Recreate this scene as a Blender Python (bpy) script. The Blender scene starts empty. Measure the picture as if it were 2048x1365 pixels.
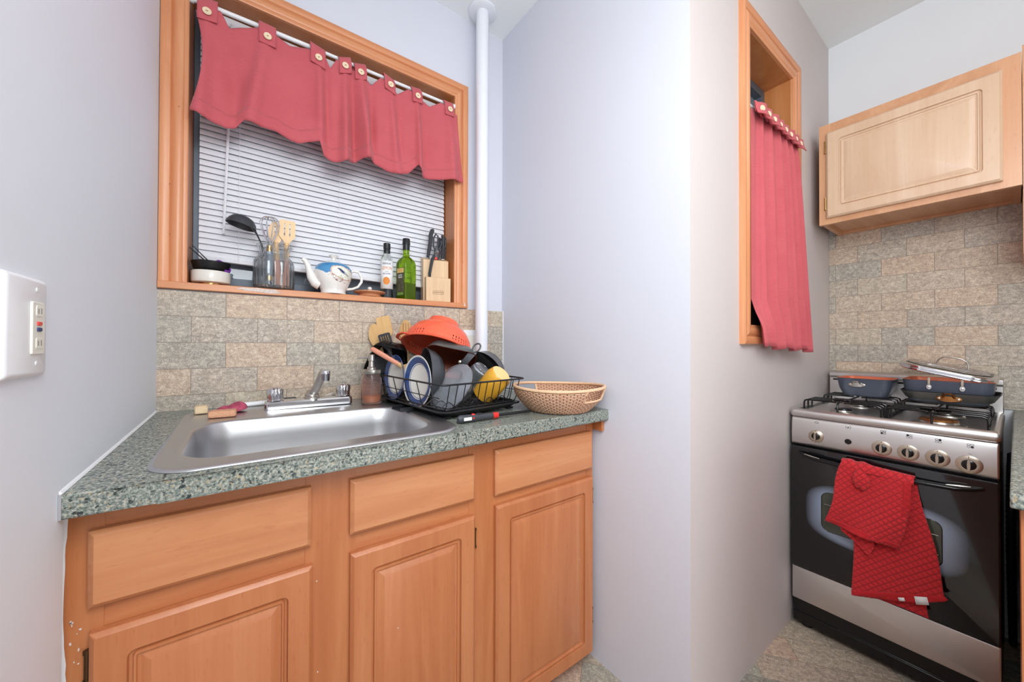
import bpy, bmesh, math, random
from mathutils import Matrix, Vector
random.seed(7)
sc = bpy.context.scene
COL = sc.collection
PI = math.pi

# ---------------------------------------------------------------- camera, world, lights, exposure
CAM_H = 1.14386
cd_ = bpy.data.cameras.new('camera')
cam = bpy.data.objects.new('camera', cd_)
COL.objects.link(cam)
yaw, pitch, roll = 0.625794, 0.0078525, 0.002793
F = Vector((math.sin(yaw)*math.cos(pitch), math.cos(yaw)*math.cos(pitch), math.sin(pitch)))
R = Vector((math.cos(yaw), -math.sin(yaw), 0))
U = R.cross(F)
R2 = R*math.cos(roll)+U*math.sin(roll)
U2 = -R*math.sin(roll)+U*math.cos(roll)
m = Matrix((R2, U2, -F)).transposed().to_4x4()
m.translation = Vector((0, 0, CAM_H))
cam.matrix_world = m
cd_.sensor_width = 36
cd_.lens = 728.61/2048*36
cd_.clip_start = 0.01
sc.camera = cam

w = bpy.data.worlds.new('world'); sc.world = w; w.use_nodes = True
w.node_tree.nodes['Background'].inputs[0].default_value = (0.05, 0.06, 0.08, 1)
w.node_tree.nodes['Background'].inputs[1].default_value = 0.5
sc.view_settings.view_transform = 'Standard'
sc.view_settings.look = 'None'
sc.view_settings.gamma = 1
sc.view_settings.exposure = 0.17
sc.cycles.max_bounces = 8; sc.cycles.diffuse_bounces = 4; sc.cycles.glossy_bounces = 4; sc.cycles.transmission_bounces = 9; sc.cycles.transparent_max_bounces = 8
sc.cycles.use_adaptive_sampling = True; sc.cycles.adaptive_threshold = 0.06

def area(name, loc, target, size, power, color, sizey=None):
    l = bpy.data.lights.new(name, 'AREA'); l.energy = power; l.size = size; l.color = color
    if sizey: l.shape = 'RECTANGLE'; l.size_y = sizey
    o = bpy.data.objects.new(name, l); COL.objects.link(o)
    o.location = loc
    d = Vector(target)-Vector(loc)
    o.rotation_euler = d.to_track_quat('-Z', 'Y').to_euler()
    return o
# added light standing in for bounced flash, added low fill, and the ceiling lamp
area('flash_bounce_light', (0.09, -0.36, 1.92), (1.1, 0.6, 1.0), 0.95, 29, (0.92, 0.975, 1.0))
area('low_fill_light', (0.75, -1.35, 0.75), (0.9, 1.0, 0.7), 1.1, 12, (0.92, 0.975, 1.0))
area('ceiling_lamp_light', (1.0, -0.7, 2.58), (1.05, 0.0, 0.9), 0.9, 8, (0.95, 0.98, 1.0))

# ---------------------------------------------------------------- helpers
MATX = {}      # thing name -> world matrix
def srgb(c):
    if isinstance(c, str):
        c = c.lstrip('#'); c = [int(c[i:i+2], 16)/255 for i in (0, 2, 4)]
    else: c = [v/255 for v in c]
    return tuple(((v/12.92) if v <= 0.04045 else ((v+0.055)/1.055)**2.4) for v in c)+(1,)

class NT:
    def __init__(s, name):
        s.m = bpy.data.materials.new(name); s.m.use_nodes = True
        s.t = s.m.node_tree; s.n = s.t.nodes; s.b = s.n['Principled BSDF']
    def new(s, t, **k):
        n = s.n.new(t)
        for a, v in k.items():
            if a.startswith('i_'): pass
            else: setattr(n, a, v)
        return n
    def set(s, n, i, v):
        if hasattr(v, 'links') or isinstance(v, bpy.types.NodeSocket): s.t.links.new(v, n.inputs[i])
        else: n.inputs[i].default_value = v
    def math(s, op, a, b=0.0, c=None):
        n = s.new('ShaderNodeMath', operation=op)
        s.set(n, 0, a); s.set(n, 1, b)
        if c is not None: s.set(n, 2, c)
        return n.outputs[0]
    def coord(s, kind='Object'):
        return s.new('ShaderNodeTexCoord').outputs[kind]
    def sep(s, v):
        n = s.new('ShaderNodeSeparateXYZ'); s.set(n, 0, v); return n.outputs
    def comb(s, x, y, z):
        n = s.new('ShaderNodeCombineXYZ'); s.set(n, 0, x); s.set(n, 1, y); s.set(n, 2, z); return n.outputs[0]
    def mapping(s, v, scale=(1, 1, 1), rot=(0, 0, 0), loc=(0, 0, 0)):
        n = s.new('ShaderNodeMapping'); s.set(n, 0, v)
        n.inputs['Scale'].default_value = scale; n.inputs['Rotation'].default_value = rot; n.inputs['Location'].default_value = loc
        return n.outputs[0]
    def noise(s, v, scale, detail=3, rough=0.55, dist=0.0):
        n = s.new('ShaderNodeTexNoise'); s.set(n, 'Vector', v)
        n.inputs['Scale'].default_value = scale; n.inputs['Detail'].default_value = detail
        n.inputs['Roughness'].default_value = rough; n.inputs['Distortion'].default_value = dist
        return n.outputs
    def ramp(s, f, stops, interp='LINEAR'):
        n = s.new('ShaderNodeValToRGB'); s.set(n, 0, f); e = n.color_ramp.elements
        n.color_ramp.interpolation = interp
        while len(e) < len(stops): e.new(0.5)
        for q, (p, c) in zip(e, stops):
            q.position = p; q.color = srgb(c) if not isinstance(c, (int, float)) else (c, c, c, 1)
        return n.outputs[0]
    def mix(s, f, a, b, mode='MIX'):
        n = s.new('ShaderNodeMix', data_type='RGBA', blend_type=mode)
        s.set(n, 0, f)
        for i, v in ((6, a), (7, b)):
            if isinstance(v, (str, tuple, list)) and not isinstance(v, bpy.types.NodeSocket): v = srgb(v) if (isinstance(v, str) or max(v) > 1.01) else v
            s.set(n, i, v)
        return n.outputs[2]
    def bump(s, h, strength=0.3, dist=0.002):
        n = s.new('ShaderNodeBump'); s.set(n, 'Height', h)
        n.inputs['Strength'].default_value = strength; n.inputs['Distance'].default_value = dist
        s.t.links.new(n.outputs[0], s.b.inputs['Normal']); return n
    def out(s, color=None, rough=None, metal=None):
        if color is not None: s.set(s.b, 'Base Color', color)
        if rough is not None: s.set(s.b, 'Roughness', rough)
        if metal is not None: s.set(s.b, 'Metallic', metal)
        return s.m

def plain(name, col, rough=0.5, metal=0.0, trans=0.0, ior=1.45, vary=0.06, scale=30, coat=0.0, bump=0.0, spec=None):
    s = NT(name)
    v = s.coord()
    n = s.noise(v, scale, 3)[0]
    c = srgb(col)
    d = tuple(max(0, x*(1-vary*2)) for x in c[:3])+(1,)
    s.set(s.b, 'Base Color', s.mix(n, d, tuple(min(1, x*(1+vary)) for x in c[:3])+(1,)))
    s.b.inputs['Roughness'].default_value = rough
    s.b.inputs['Metallic'].default_value = metal
    s.b.inputs['Transmission Weight'].default_value = trans
    s.b.inputs['IOR'].default_value = ior
    s.b.inputs['Coat Weight'].default_value = coat
    if spec is not None: s.b.inputs['Specular IOR Level'].default_value = spec
    if bump: s.bump(n, bump, 0.001)
    return s.m

def wood(name, a, b, c, axis='z', rough=0.38, fleck=True, scale=1.0, plank=0.0):
    """a light, b mid, c dark; grain runs along axis"""
    s = NT(name); v = s.coord()
    sc_ = {'x': (1.2, 16, 16), 'y': (16, 1.2, 16), 'z': (16, 16, 1.2)}[axis]
    sc_ = tuple(q*scale for q in sc_)
    g = s.noise(s.mapping(v, sc_), 1.0, 6, 0.6, 0.8)[0]
    mixc = lambda p, q, t: tuple(p[i]+(q[i]-p[i])*t for i in range(3))
    col = s.ramp(g, [(0.2, mixc(b, c, .55)), (0.48, b), (0.75, a)])
    if plank:
        x = s.sep(v)[{'x': 2, 'y': 2, 'z': 0}[axis]]
        wn = s.new('ShaderNodeTexWhiteNoise', noise_dimensions='1D')
        s.set(wn, 'W', s.math('FLOOR', s.math('DIVIDE', x, plank)))
        col = s.mix(s.math('MULTIPLY', wn.outputs[0], 0.35), col, b)
    fine = s.noise(s.mapping(v, tuple(q*(9 if q > 5*scale else 1.2) for q in sc_)), 1.0, 2, 0.5)[0]
    col = s.mix(s.math('MULTIPLY', fine, 0.30), col, c)
    if fleck:
        f = s.noise(s.mapping(v, tuple(q*7*(1 if q > 5*scale else 3.5) for q in sc_)), 1.0, 2, 0.5)[0]
        m_ = s.ramp(f, [(0.62, 0.0), (0.72, 1.0)])
        col = s.mix(s.math('MULTIPLY', m_, 0.28), col, c)
    s.bump(g, 0.06, 0.001)
    s.b.inputs['Coat Weight'].default_value = 0.15
    s.b.inputs['Coat Roughness'].default_value = 0.25
    return s.out(col, rough)

def tile(name, u, v_, w_, h_, u0, v0, stag=0.5, rot=0.0, grout='#857a6c', cols=None, gw=0.0011):
    s = NT(name); co = s.coord()
    if rot: co = s.mapping(co, rot=(0, 0, rot))
    xs = s.sep(co)
    U_ = s.math('DIVIDE', s.math('SUBTRACT', xs[u], u0), w_)
    V_ = s.math('DIVIDE', s.math('SUBTRACT', xs[v_], v0), h_)
    row = s.math('FLOOR', V_)
    U_ = s.math('ADD', U_, s.math('MULTIPLY', s.math('MODULO', s.math('ABSOLUTE', row), 2.0), stag))
    colm = s.math('FLOOR', U_)
    wn = s.new('ShaderNodeTexWhiteNoise', noise_dimensions='2D'); s.set(wn, 0, s.comb(colm, row, 0.0))
    cols = cols or ['#bfbab0', '#cec3b5', '#c5beb3', '#d2c2b0', '#bfbbb2', '#cbc3b6', '#bdbab2', '#cfc1b0', '#c5bdb2']
    base = s.ramp(wn.outputs[0], [(i/len(cols), c) for i, c in enumerate(cols)], 'CONSTANT')
    # each tile has its own patch of stone
    off = s.new('ShaderNodeVectorMath', operation='MULTIPLY_ADD'); s.set(off, 0, wn.outputs[1]); off.inputs[1].default_value = (7, 7, 7); s.set(off, 2, co)
    # mirror-free diagonal foliation
    fo = s.noise(s.mapping(off.outputs[0], (34, 34, 110) if v_ == 2 else (34, 110, 34), rot=(0.0, 0.5, 0.0) if v_ == 2 else (0, 0, .5)), 1.0, 5, 0.7, 1.4)[0]
    big = s.noise(off.outputs[0], 14, 3, 0.6)[0]; med = s.noise(off.outputs[0], 75, 3, 0.65, 0.6)[0]
    spk = s.noise(off.outputs[0], 330, 2, 0.6)[0]
    c = s.mix(0.6, base, s.ramp(fo, [(0.28, '#6c6862'), (0.5, '#9a9692'), (0.7, '#d4d0ca')]), 'OVERLAY')
    c = s.mix(s.math('MULTIPLY', s.ramp(big, [(0.42, 0.0), (0.7, 1.0)]), 0.20), c, '#d2baa4')
    c = s.mix(0.32, c, s.ramp(med, [(0.32, '#8a8681'), (0.5, '#b0aca7'), (0.68, '#d8d4ce')]), 'OVERLAY')
    c = s.mix(s.math('MULTIPLY', s.ramp(spk, [(0.55, 0.0), (0.68, 1.0)]), 0.55), c, '#f0ede6')
    c = s.mix(0.32, c, s.ramp(med, [(0.32, '#8a8681'), (0.5, '#b0aca7'), (0.68, '#d8d4ce')]), 'OVERLAY')
    c = s.mix(s.math('MULTIPLY', s.ramp(spk, [(0.34, 1.0), (0.44, 0.0)]), 0.32), c, '#84807a')
    fu = s.math('FRACT', U_); fv = s.math('FRACT', V_)
    du = s.math('MULTIPLY', s.math('MINIMUM', fu, s.math('SUBTRACT', 1.0, fu)), w_)
    dv = s.math('MULTIPLY', s.math('MINIMUM', fv, s.math('SUBTRACT', 1.0, fv)), h_)
    d = s.math('MINIMUM', du, dv)
    g = s.math('LESS_THAN', d, gw)
    c = s.mix(s.math('MULTIPLY', g, 0.8), c, grout)
    hgt = s.math('ADD', s.math('MULTIPLY', fo, 0.8), s.math('MULTIPLY', spk, 0.35))
    hgt = s.math('SUBTRACT', hgt, s.math('MULTIPLY', g, 1.0))
    s.bump(s.math('ADD', hgt, s.math('MULTIPLY', med, 0.9)), 0.45, 0.0018)
    s.b.inputs['Specular IOR Level'].default_value = 0.45
    return s.out(c, 0.5)

M = {}
def paint(name, c, r=0.6):
    s = NT(name); v = s.coord()
    n = s.noise(v, 3.0, 4, 0.6)[0]; f = s.noise(v, 260, 2)[0]
    a = srgb(c); b = tuple(x*0.965 for x in a[:3])+(1,)
    s.bump(s.math('ADD', s.math('MULTIPLY', n, 6.0), f), 0.10, 0.0008)
    return s.out(s.mix(n, b, a), r)
M['paint_cool'] = paint('paint_cool', (214, 215, 225))
M['paint_left'] = paint('paint_left', (232, 236, 243))
M['paint_warm'] = paint('paint_warm', (208, 198, 196))
M['paint_neutral'] = paint('paint_neutral', (236, 238, 241))
M['paint_ceiling'] = paint('paint_ceiling', (240, 242, 242))
M['pipe_paint'] = plain('pipe_paint', (232, 234, 240), 0.35, vary=0.02)
M['tile_window'] = tile('tile_window', 0, 2, .1675, .0806, 0.0238, 1.3065-.0806*12)
M['tile_stove'] = tile('tile_stove', 1, 2, .1635, .0806, .123, 1.3035-.0806*12+.0806)
M['tile_floor'] = tile('tile_floor', 0, 1, .30, .11, 0.03, 0.02, rot=math.radians(52), gw=.0013,
                       cols=['#a4a59d', '#c8b29e', '#b0aea2', '#bcac9e', '#969890', '#c2b7a6', '#aca59a'])
M['cab_v'] = wood('cab_v', (206, 138, 92), (190, 118, 74), (158, 86, 48), 'z', plank=0.07)
M['cab_h'] = wood('cab_h', (216, 156, 110), (202, 136, 92), (168, 98, 58), 'x', plank=0)
M['frame_v'] = wood('frame_v', (206, 138, 90), (188, 116, 70), (156, 84, 46), 'z')
M['frame_h'] = wood('frame_h', (206, 138, 90), (188, 116, 70), (156, 84, 46), 'x')
M['wcab_door'] = wood('wcab_door', (232, 206, 180), (222, 190, 160), (196, 152, 118), 'z', plank=0.06)
M['wcab_v'] = wood('wcab_v', (230, 182, 142), (218, 164, 124), (186, 128, 88), 'z', plank=0.06)
M['wcab_h'] = wood('wcab_h', (226, 178, 138), (211, 158, 118), (184, 124, 84), 'y')
M['trim_v'] = wood('trim_v', (232, 168, 122), (217, 146, 100), (188, 112, 70), 'z', fleck=False, scale=1.4)
M['trim_h'] = wood('trim_h', (230, 166, 120), (214, 143, 96), (184, 108, 66), 'x', fleck=False, scale=1.4)
M['jamb'] = wood('jamb', (206, 140, 88), (190, 120, 68), (160, 92, 48), 'z', fleck=False, scale=0.6)
M['bamboo'] = wood('bamboo', (236, 200, 146), (226, 184, 126), (200, 150, 92), 'z', fleck=False, scale=3)
M['block'] = wood('block', (236, 206, 170), (224, 190, 150), (200, 160, 120), 'z', fleck=False, scale=3)
M['lidwood'] = wood('lidwood', (222, 160, 118), (206, 140, 100), (176, 112, 74), 'x', fleck=False, scale=3)
def laminate():
    s = NT('green_laminate'); v = s.coord()
    n = s.noise(v, 210, 4, 0.7)[0]; n2 = s.noise(v, 130, 2, 0.5)[0]; n3 = s.noise(s.mapping(v, loc=(3, 5, 1)), 170, 2, 0.5)[0]
    c = s.ramp(n, [(0.33, '#3d4341'), (0.43, '#646e68'), (0.52, '#868c85'), (0.61, '#aeaea2'), (0.72, '#cdc8b8')])
    c = s.mix(s.ramp(n2, [(0.34, 1.0), (0.41, 0.0)]), c, '#2b3535')
    c = s.mix(s.math('MULTIPLY', s.ramp(n3, [(0.62, 0.0), (0.68, 1.0)]), 0.7), c, '#b39f7e')
    return s.out(c, 0.33)
M['laminate'] = laminate()
def brushed(name, col, axis=0, rough=0.3):
    s = NT(name); v = s.coord(); k = [400, 400, 400]; k[axis] = 6
    n = s.noise(s.mapping(v, tuple(k)), 1.0, 2, 0.5)[0]
    b = s.noise(v, 6, 3)[0]
    s.bump(n, 0.02, 0.0003)
    c = srgb(col)
    return s.out(s.mix(b, tuple(x*0.88 for x in c[:3])+(1,), c), s.math('ADD', rough-0.05, s.math('MULTIPLY', n, 0.12)), 1.0)
M['sink_steel'] = brushed('sink_steel', (206, 206, 208), 0, 0.36)
M['stove_steel'] = brushed('stove_steel', (222, 218, 216), 0, 0.33)
M['chrome'] = plain('chrome', (225, 225, 228), 0.08, 1.0, vary=0.02)
M['dull_chrome'] = plain('dull_chrome', (200, 195, 188), 0.28, 1.0, vary=0.05)
M['nickel'] = plain('nickel', (196, 182, 165), 0.3, 1.0, vary=0.03)
M['brass'] = plain('brass', (190, 150, 90), 0.3, 1.0)
M['gold'] = plain('gold', (226, 184, 120), 0.25, 1.0)
M['black_plastic'] = plain('black_plastic', (34, 35, 38), 0.35, vary=0.15)
M['dark_plastic'] = plain('dark_plastic', (62, 64, 69), 0.4, vary=0.1)
M['black_enamel'] = plain('black_enamel', (17, 17, 19), 0.22, vary=0.1)
M['nonstick'] = plain('nonstick', (26, 26, 28), 0.35, vary=0.2)
M['pan_gray'] = plain('pan_gray', (96, 98, 102), 0.28, 0.6, vary=0.1, scale=8)
M['pan_blue'] = plain('pan_blue', (82, 88, 102), 0.34, 0.25, vary=0.08)
M['pan_dull'] = plain('pan_dull', (112, 114, 110), 0.3, 0.6, vary=0.12)
M['pan_light'] = plain('pan_light', (122, 122, 122), 0.35, 0.7, vary=0.08)
M['copper_in'] = plain('copper_in', (214, 112, 78), 0.35, 0.2, vary=0.08)
M['copper_dark'] = plain('copper_dark', (112, 52, 34), 0.3, 0.3, vary=0.1)
M['burnt_brass'] = plain('burnt_brass', (168, 112, 62), 0.35, 0.9, vary=0.35, scale=60)
M['white_plastic'] = plain('white_plastic', (236, 237, 240), 0.35, vary=0.02)
M['ivory_plastic'] = plain('ivory_plastic', (232, 230, 218), 0.4, vary=0.02)
M['blind_white'] = plain('blind_white', (234, 234, 240), 0.4, vary=0.02)
M['rod_white'] = plain('rod_white', (238, 238, 240), 0.3, vary=0.02)
M['sash'] = plain('sash', (96, 104, 114), 0.45, 0.3, vary=0.1)
M['sash_dark'] = plain('sash_dark', (44, 48, 56), 0.4, 0.2, vary=0.2)
M['glass'] = plain('glass', (245, 250, 248), 0.02, trans=1.0, ior=1.45, vary=0)
M['ribbed_glass'] = plain('ribbed_glass', (240, 244, 246), 0.03, trans=0.95, ior=1.45, vary=0)
M['window_glass'] = plain('window_glass', (180, 190, 200), 0.03, trans=0.6, vary=0)
M['green_glass'] = plain('green_glass', (150, 190, 20), 0.04, trans=0.85, ior=1.35, vary=0)
M['oil'] = plain('oil', (80, 90, 14), 0.1, vary=0.1)
M['clear_plastic'] = plain('clear_plastic', (240, 242, 248), 0.16, trans=0.88, ior=1.12, vary=0.02)
M['soap'] = plain('soap', (224, 150, 80), 0.15, trans=0.4, vary=0.05)
M['soap_glass'] = plain('soap_glass', (246, 222, 216), 0.05, trans=0.95, ior=1.2, vary=0)
M['coral'] = plain('coral', (250, 104, 72), 0.32, vary=0.02, coat=0.3)
M['mustard'] = plain('mustard', (226, 166, 52), 0.3, vary=0.03, coat=0.4)
M['mustard_base'] = plain('mustard_base', (238, 204, 140), 0.5, vary=0.03)
M['pink_wood'] = plain('pink_wood', (224, 150, 122), 0.45, vary=0.08)
M['blue_gray'] = plain('blue_gray', (150, 160, 172), 0.3, vary=0.03)
M['marble'] = plain('marble', (232, 226, 216), 0.25, vary=0.05, scale=20)
M['ceramic'] = plain('ceramic', (242, 238, 232), 0.15, vary=0.02, coat=0.5)
M['purple'] = plain('purple', (150, 70, 190), 0.3, vary=0.1)
M['magenta'] = plain('magenta', (170, 40, 110), 0.3, vary=0.1)
M['red_plastic'] = plain('red_plastic', (226, 46, 40), 0.35, vary=0.03)
M['paper'] = plain('paper', (238, 238, 236), 0.7, vary=0.03)
M['ink_blue'] = plain('ink_blue', (52, 62, 110), 0.6)
M['ink_orange'] = plain('ink_orange', (226, 140, 60), 0.6)
M['ink_black'] = plain('ink_black', (40, 38, 38), 0.6)
M['ink_brown'] = plain('ink_brown', (120, 70, 40), 0.6)
M['ink_green'] = plain('ink_green', (120, 160, 60), 0.6)
M['ink_gray'] = plain('ink_gray', (92, 88, 88), 0.6)
M['label_dark'] = plain('label_dark', (96, 92, 70), 0.6, vary=0.6, scale=90)
M['label_cream'] = plain('label_cream', (224, 190, 120), 0.6)
M['sponge'] = plain('sponge', (240, 172, 136), 0.9, vary=0.3, scale=320, bump=0.8)
M['sponge_cream'] = plain('sponge_cream', (232, 206, 168), 0.9, vary=0.2, scale=250, bump=0.8)
M['bristle'] = plain('bristle', (236, 230, 218), 0.7, vary=0.1, scale=200)
M['button'] = plain('button', (236, 214, 180), 0.4, vary=0.08)
M['dark_void'] = plain('dark_void', (12, 12, 13), 0.7, vary=0.3)
M['fray'] = plain('fray', (236, 230, 228), 0.8, vary=0.1, scale=200)
def cloth(name, a, b, scale=900, patt=False):
    s = NT(name); v = s.coord()
    big = s.noise(v, 9, 3)[0]
    wv = s.noise(s.mapping(v, (1, 1, 3)), scale, 2)[0]
    wh = s.noise(s.mapping(v, (0.25, 0.25, 2.5)), 160, 3)[0]
    c = s.mix(s.math('ADD', s.math('MULTIPLY', big, 0.5), s.math('MULTIPLY', wh, 0.5)), a, b)
    s.bump(wv, 0.15, 0.0008)
    s.b.inputs['Sheen Weight'].default_value = 0.12
    s.b.inputs['Specular IOR Level'].default_value = 0.2
    return s.out(c, 0.85)
M['red_cloth'] = cloth('red_cloth', (178, 74, 82), (210, 106, 112))
M['pink_rag'] = plain('pink_rag', (196, 86, 112), 0.9, vary=0.5, scale=60, bump=0.6)
def towel_m():
    s = NT('towel_cloth'); v = s.coord(); x = s.sep(v)
    a = s.math('ADD', x[1], x[2]); b = s.math('SUBTRACT', x[1], x[2])
    k = 2*PI/0.021
    la = s.math('ABSOLUTE', s.math('SINE', s.math('MULTIPLY', a, k/2))); lb = s.math('ABSOLUTE', s.math('SINE', s.math('MULTIPLY', b, k/2)))
    h = s.math('MINIMUM', la, lb)
    n = s.noise(v, 500, 2)[0]
    c = s.mix(s.ramp(h, [(0.05, 0.0), (0.55, 1.0)]), (160, 22, 30), (200, 36, 42))
    s.bump(s.math('ADD', s.math('MULTIPLY', s.math('POWER', h, 0.6), 1.0), s.math('MULTIPLY', n, 0.25)), 0.6, 0.003)
    s.b.inputs['Sheen Weight'].default_value = 0.15
    return s.out(c, 0.9)
M['towel'] = towel_m()
M['towel_hem'] = cloth('towel_hem', (170, 28, 34), (196, 44, 48))
def wicker():
    s = NT('wicker'); v = s.coord('UV'); x = s.sep(v)
    row = s.math('FLOOR', x[1])
    u = s.math('ADD', x[0], s.math('MULTIPLY', s.math('MODULO', row, 2.0), 0.5))
    su = s.math('ABSOLUTE', s.math('SINE', s.math('MULTIPLY', u, PI)))
    sv = s.math('ABSOLUTE', s.math('SINE', s.math('MULTIPLY', x[1], PI)))
    h = s.math('MULTIPLY', s.math('POWER', su, 0.5), s.math('POWER', sv, 0.6))
    n = s.noise(s.coord(), 60, 3)[0]
    c = s.mix(n, (222, 164, 128), (240, 200, 168))
    c = s.mix(s.ramp(h, [(0.22, 1.0), (0.50, 0.0)]), c, (112, 58, 38))
    s.bump(h, 1.0, 0.004)
    return s.out(c, 0.6)
M['wicker'] = wicker()
M['dark_brass'] = plain('dark_brass', (92, 70, 44), 0.4, 0.7, vary=0.2)
M['rattan'] = plain('rattan', (234, 192, 154), 0.5, vary=0.15, scale=120, bump=0.4)

class MB:
    """collects shapes; build() links them as one mesh object"""
    def __init__(s, mat=None):
        s.v = []; s.f = []; s.sm = []; s.uv = {}; s.X = Matrix.Identity(4)
    def at(s, loc=(0, 0, 0), rx=0, ry=0, rz=0):
        s.X = Matrix.Translation(loc) @ Matrix.Rotation(rz, 4, 'Z') @ Matrix.Rotation(ry, 4, 'Y') @ Matrix.Rotation(rx, 4, 'X'); return s
    def add(s, vs, fs, smooth=False):
        o = len(s.v)
        s.v += [tuple(s.X @ Vector(p)) for p in vs]
        for f in fs: s.f.append([i+o for i in f]); s.sm.append(smooth)
        return s
    def box(s, a, b):
        x0, y0, z0 = a; x1, y1, z1 = b
        vs = [(x0, y0, z0), (x1, y0, z0), (x1, y1, z0), (x0, y1, z0), (x0, y0, z1), (x1, y0, z1), (x1, y1, z1), (x0, y1, z1)]
        return s.add(vs, [(0, 3, 2, 1), (4, 5, 6, 7), (0, 1, 5, 4), (1, 2, 6, 5), (2, 3, 7, 6), (3, 0, 4, 7)])
    def rings(s, rs, closed=True, cap0=True, cap1=True, smooth=True):
        n = len(rs[0]); vs = [p for r in rs for p in r]; fs = []
        for i in range(len(rs)-1):
            for j in range(n if closed else n-1):
                k = (j+1) % n
                fs.append((i*n+j, i*n+k, (i+1)*n+k, (i+1)*n+j))
        s.add(vs, fs, smooth)
        o = len(s.v)-len(vs)
        if cap0: s.f.append([o+j for j in range(n)][::-1]); s.sm.append(False)
        if cap1: s.f.append([o+(len(rs)-1)*n+j for j in range(n)]); s.sm.append(False)
        return s
    def lathe(s, prof, seg=32, squash=1.0, ruff=None):
        rs = []
        for r, z in prof:
            ring = []
            for j in range(seg):
                a = 2*PI*j/seg
                q = r*(ruff(a, z) if ruff else 1)
                ring.append((q*math.cos(a), q*math.sin(a)*squash, z))
            rs.append(ring)
        return s.rings(rs, cap0=prof[0][0] > 1e-4, cap1=prof[-1][0] > 1e-4)
    def tube(s, pts, r, seg=8, closed=False, flat=1.0):
        P = [Vector(p) for p in pts]; n = len(P)
        rr = r if isinstance(r, (list, tuple)) else [r]*n
        rs = []; prev = None
        for i, p in enumerate(P):
            if closed: t = (P[(i+1) % n]-P[i-1])
            else: t = (P[min(i+1, n-1)]-P[max(i-1, 0)])
            t.normalize()
            if prev is None:
                a = Vector((0, 0, 1)) if abs(t.z) < 0.9 else Vector((1, 0, 0))
                u = t.cross(a).normalized()
            else:
                u = (prev - t*prev.dot(t)).normalized()
            prev = u; v = t.cross(u)
            rs.append([tuple(p+(u*math.cos(2*PI*j/seg)+v*flat*math.sin(2*PI*j/seg))*rr[i]) for j in range(seg)])
        if closed:
            rs.append(rs[0]); return s.rings(rs, cap0=False, cap1=False)
        return s.rings(rs)
    def cyl(s, a, b, r, r2=None, seg=20):
        return s.tube([a, b], [r, r2 if r2 is not None else r], seg)
    def prism(s, poly, z0, z1):
        return s.rings([[(x, y, z0) for x, y in poly], [(x, y, z1) for x, y in poly]], smooth=False)
    def grid(s, fn, nu, nv, smooth=True, flip=False):
        vs = [fn(i/nu, j/nv) for j in range(nv+1) for i in range(nu+1)]
        fs = []
        for j in range(nv):
            for i in range(nu):
                a = j*(nu+1)+i; f = (a, a+1, a+nu+2, a+nu+1)
                fs.append(f[::-1] if flip else f)
        return s.add(vs, fs, smooth)
    def panel(s, w, h, prof, n=6, rfun=None):
        """rounded rectangle stack in x/z, rising towards -y. prof: (inset, height, radius)"""
        rs = []
        for ins, d, r in prof:
            rs.append([(x, -d, z) for x, z in rrect(ins, ins, w-ins, h-ins, r, n)])
        return s.rings(rs, smooth=False)
    def build(s, name, mat, parent=None, world=False, bevel=0, solid=0, sub=0, loc=None, angle=40, auto=True, bseg=2, offset=0):
        vs = s.v
        if world and parent is not None:
            inv = MATX[root_of(parent)].inverted(); vs = [tuple(inv @ Vector(p)) for p in vs]
        me = bpy.data.meshes.new(name); me.from_pydata(vs, [], s.f); me.update()
        me.polygons.foreach_set('use_smooth', s.sm)
        bm = bmesh.new(); bm.from_mesh(me)
        bmesh.ops.recalc_face_normals(bm, faces=bm.faces); bm.to_mesh(me); bm.free()
        if auto: me.set_sharp_from_angle(angle=math.radians(angle))
        me.materials.append(M[mat] if isinstance(mat, str) else mat)
        o = bpy.data.objects.new(name, me); COL.objects.link(o)
        if parent is not None: o.parent = parent
        elif loc is not None: o.location = loc
        if solid:
            q = o.modifiers.new('solid', 'SOLIDIFY'); q.thickness = solid; q.offset = offset
        if bevel:
            q = o.modifiers.new('bevel', 'BEVEL'); q.width = bevel; q.segments = bseg; q.limit_method = 'ANGLE'; q.angle_limit = math.radians(40)
        if sub:
            q = o.modifiers.new('sub', 'SUBSURF'); q.levels = sub; q.render_levels = sub
        return o
PAR = {}
def root_of(o):
    while o.parent is not None: o = o.parent
    return o.name
def rrect(x0, y0, x1, y1, r, n=6):
    r = max(1e-5, min(r, (x1-x0)/2-1e-5, (y1-y0)/2-1e-5)); P = []
    for cx, cy, a0 in ((x1-r, y1-r, 0), (x0+r, y1-r, PI/2), (x0+r, y0+r, PI), (x1-r, y0+r, 1.5*PI)):
        for i in range(n+1):
            a = a0+PI/2*i/n; P.append((cx+r*math.cos(a), cy+r*math.sin(a)))
    return P
def tag(o, label=None, cat=None, group=None, kind=None):
    if label: o['label'] = label
    if cat: o['category'] = cat
    if group: o['group'] = group
    if kind: o['kind'] = kind
    return o
def thing(name, label, cat, loc=(0, 0, 0), rot=(0, 0, 0), group=None, kind=None):
    o = bpy.data.objects.new(name, None); COL.objects.link(o)
    o.empty_display_size = 0.05
    X = Matrix.Translation(loc) @ (rot if isinstance(rot, Matrix) else (Matrix.Rotation(rot[2], 4, 'Z') @ Matrix.Rotation(rot[1], 4, 'Y') @ Matrix.Rotation(rot[0], 4, 'X')))
    o.matrix_world = X; MATX[o.name] = X
    return tag(o, label, cat, group, kind)
def struct(o, kind='structure'):
    o['kind'] = kind; return o
def frame_to(zdir, xhint=(1, 0, 0)):
    z = Vector(zdir).normalized(); x = Vector(xhint); x = (x - z*x.dot(z)).normalized(); y = z.cross(x)
    return Matrix((x, y, z)).transposed().to_4x4()
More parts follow.
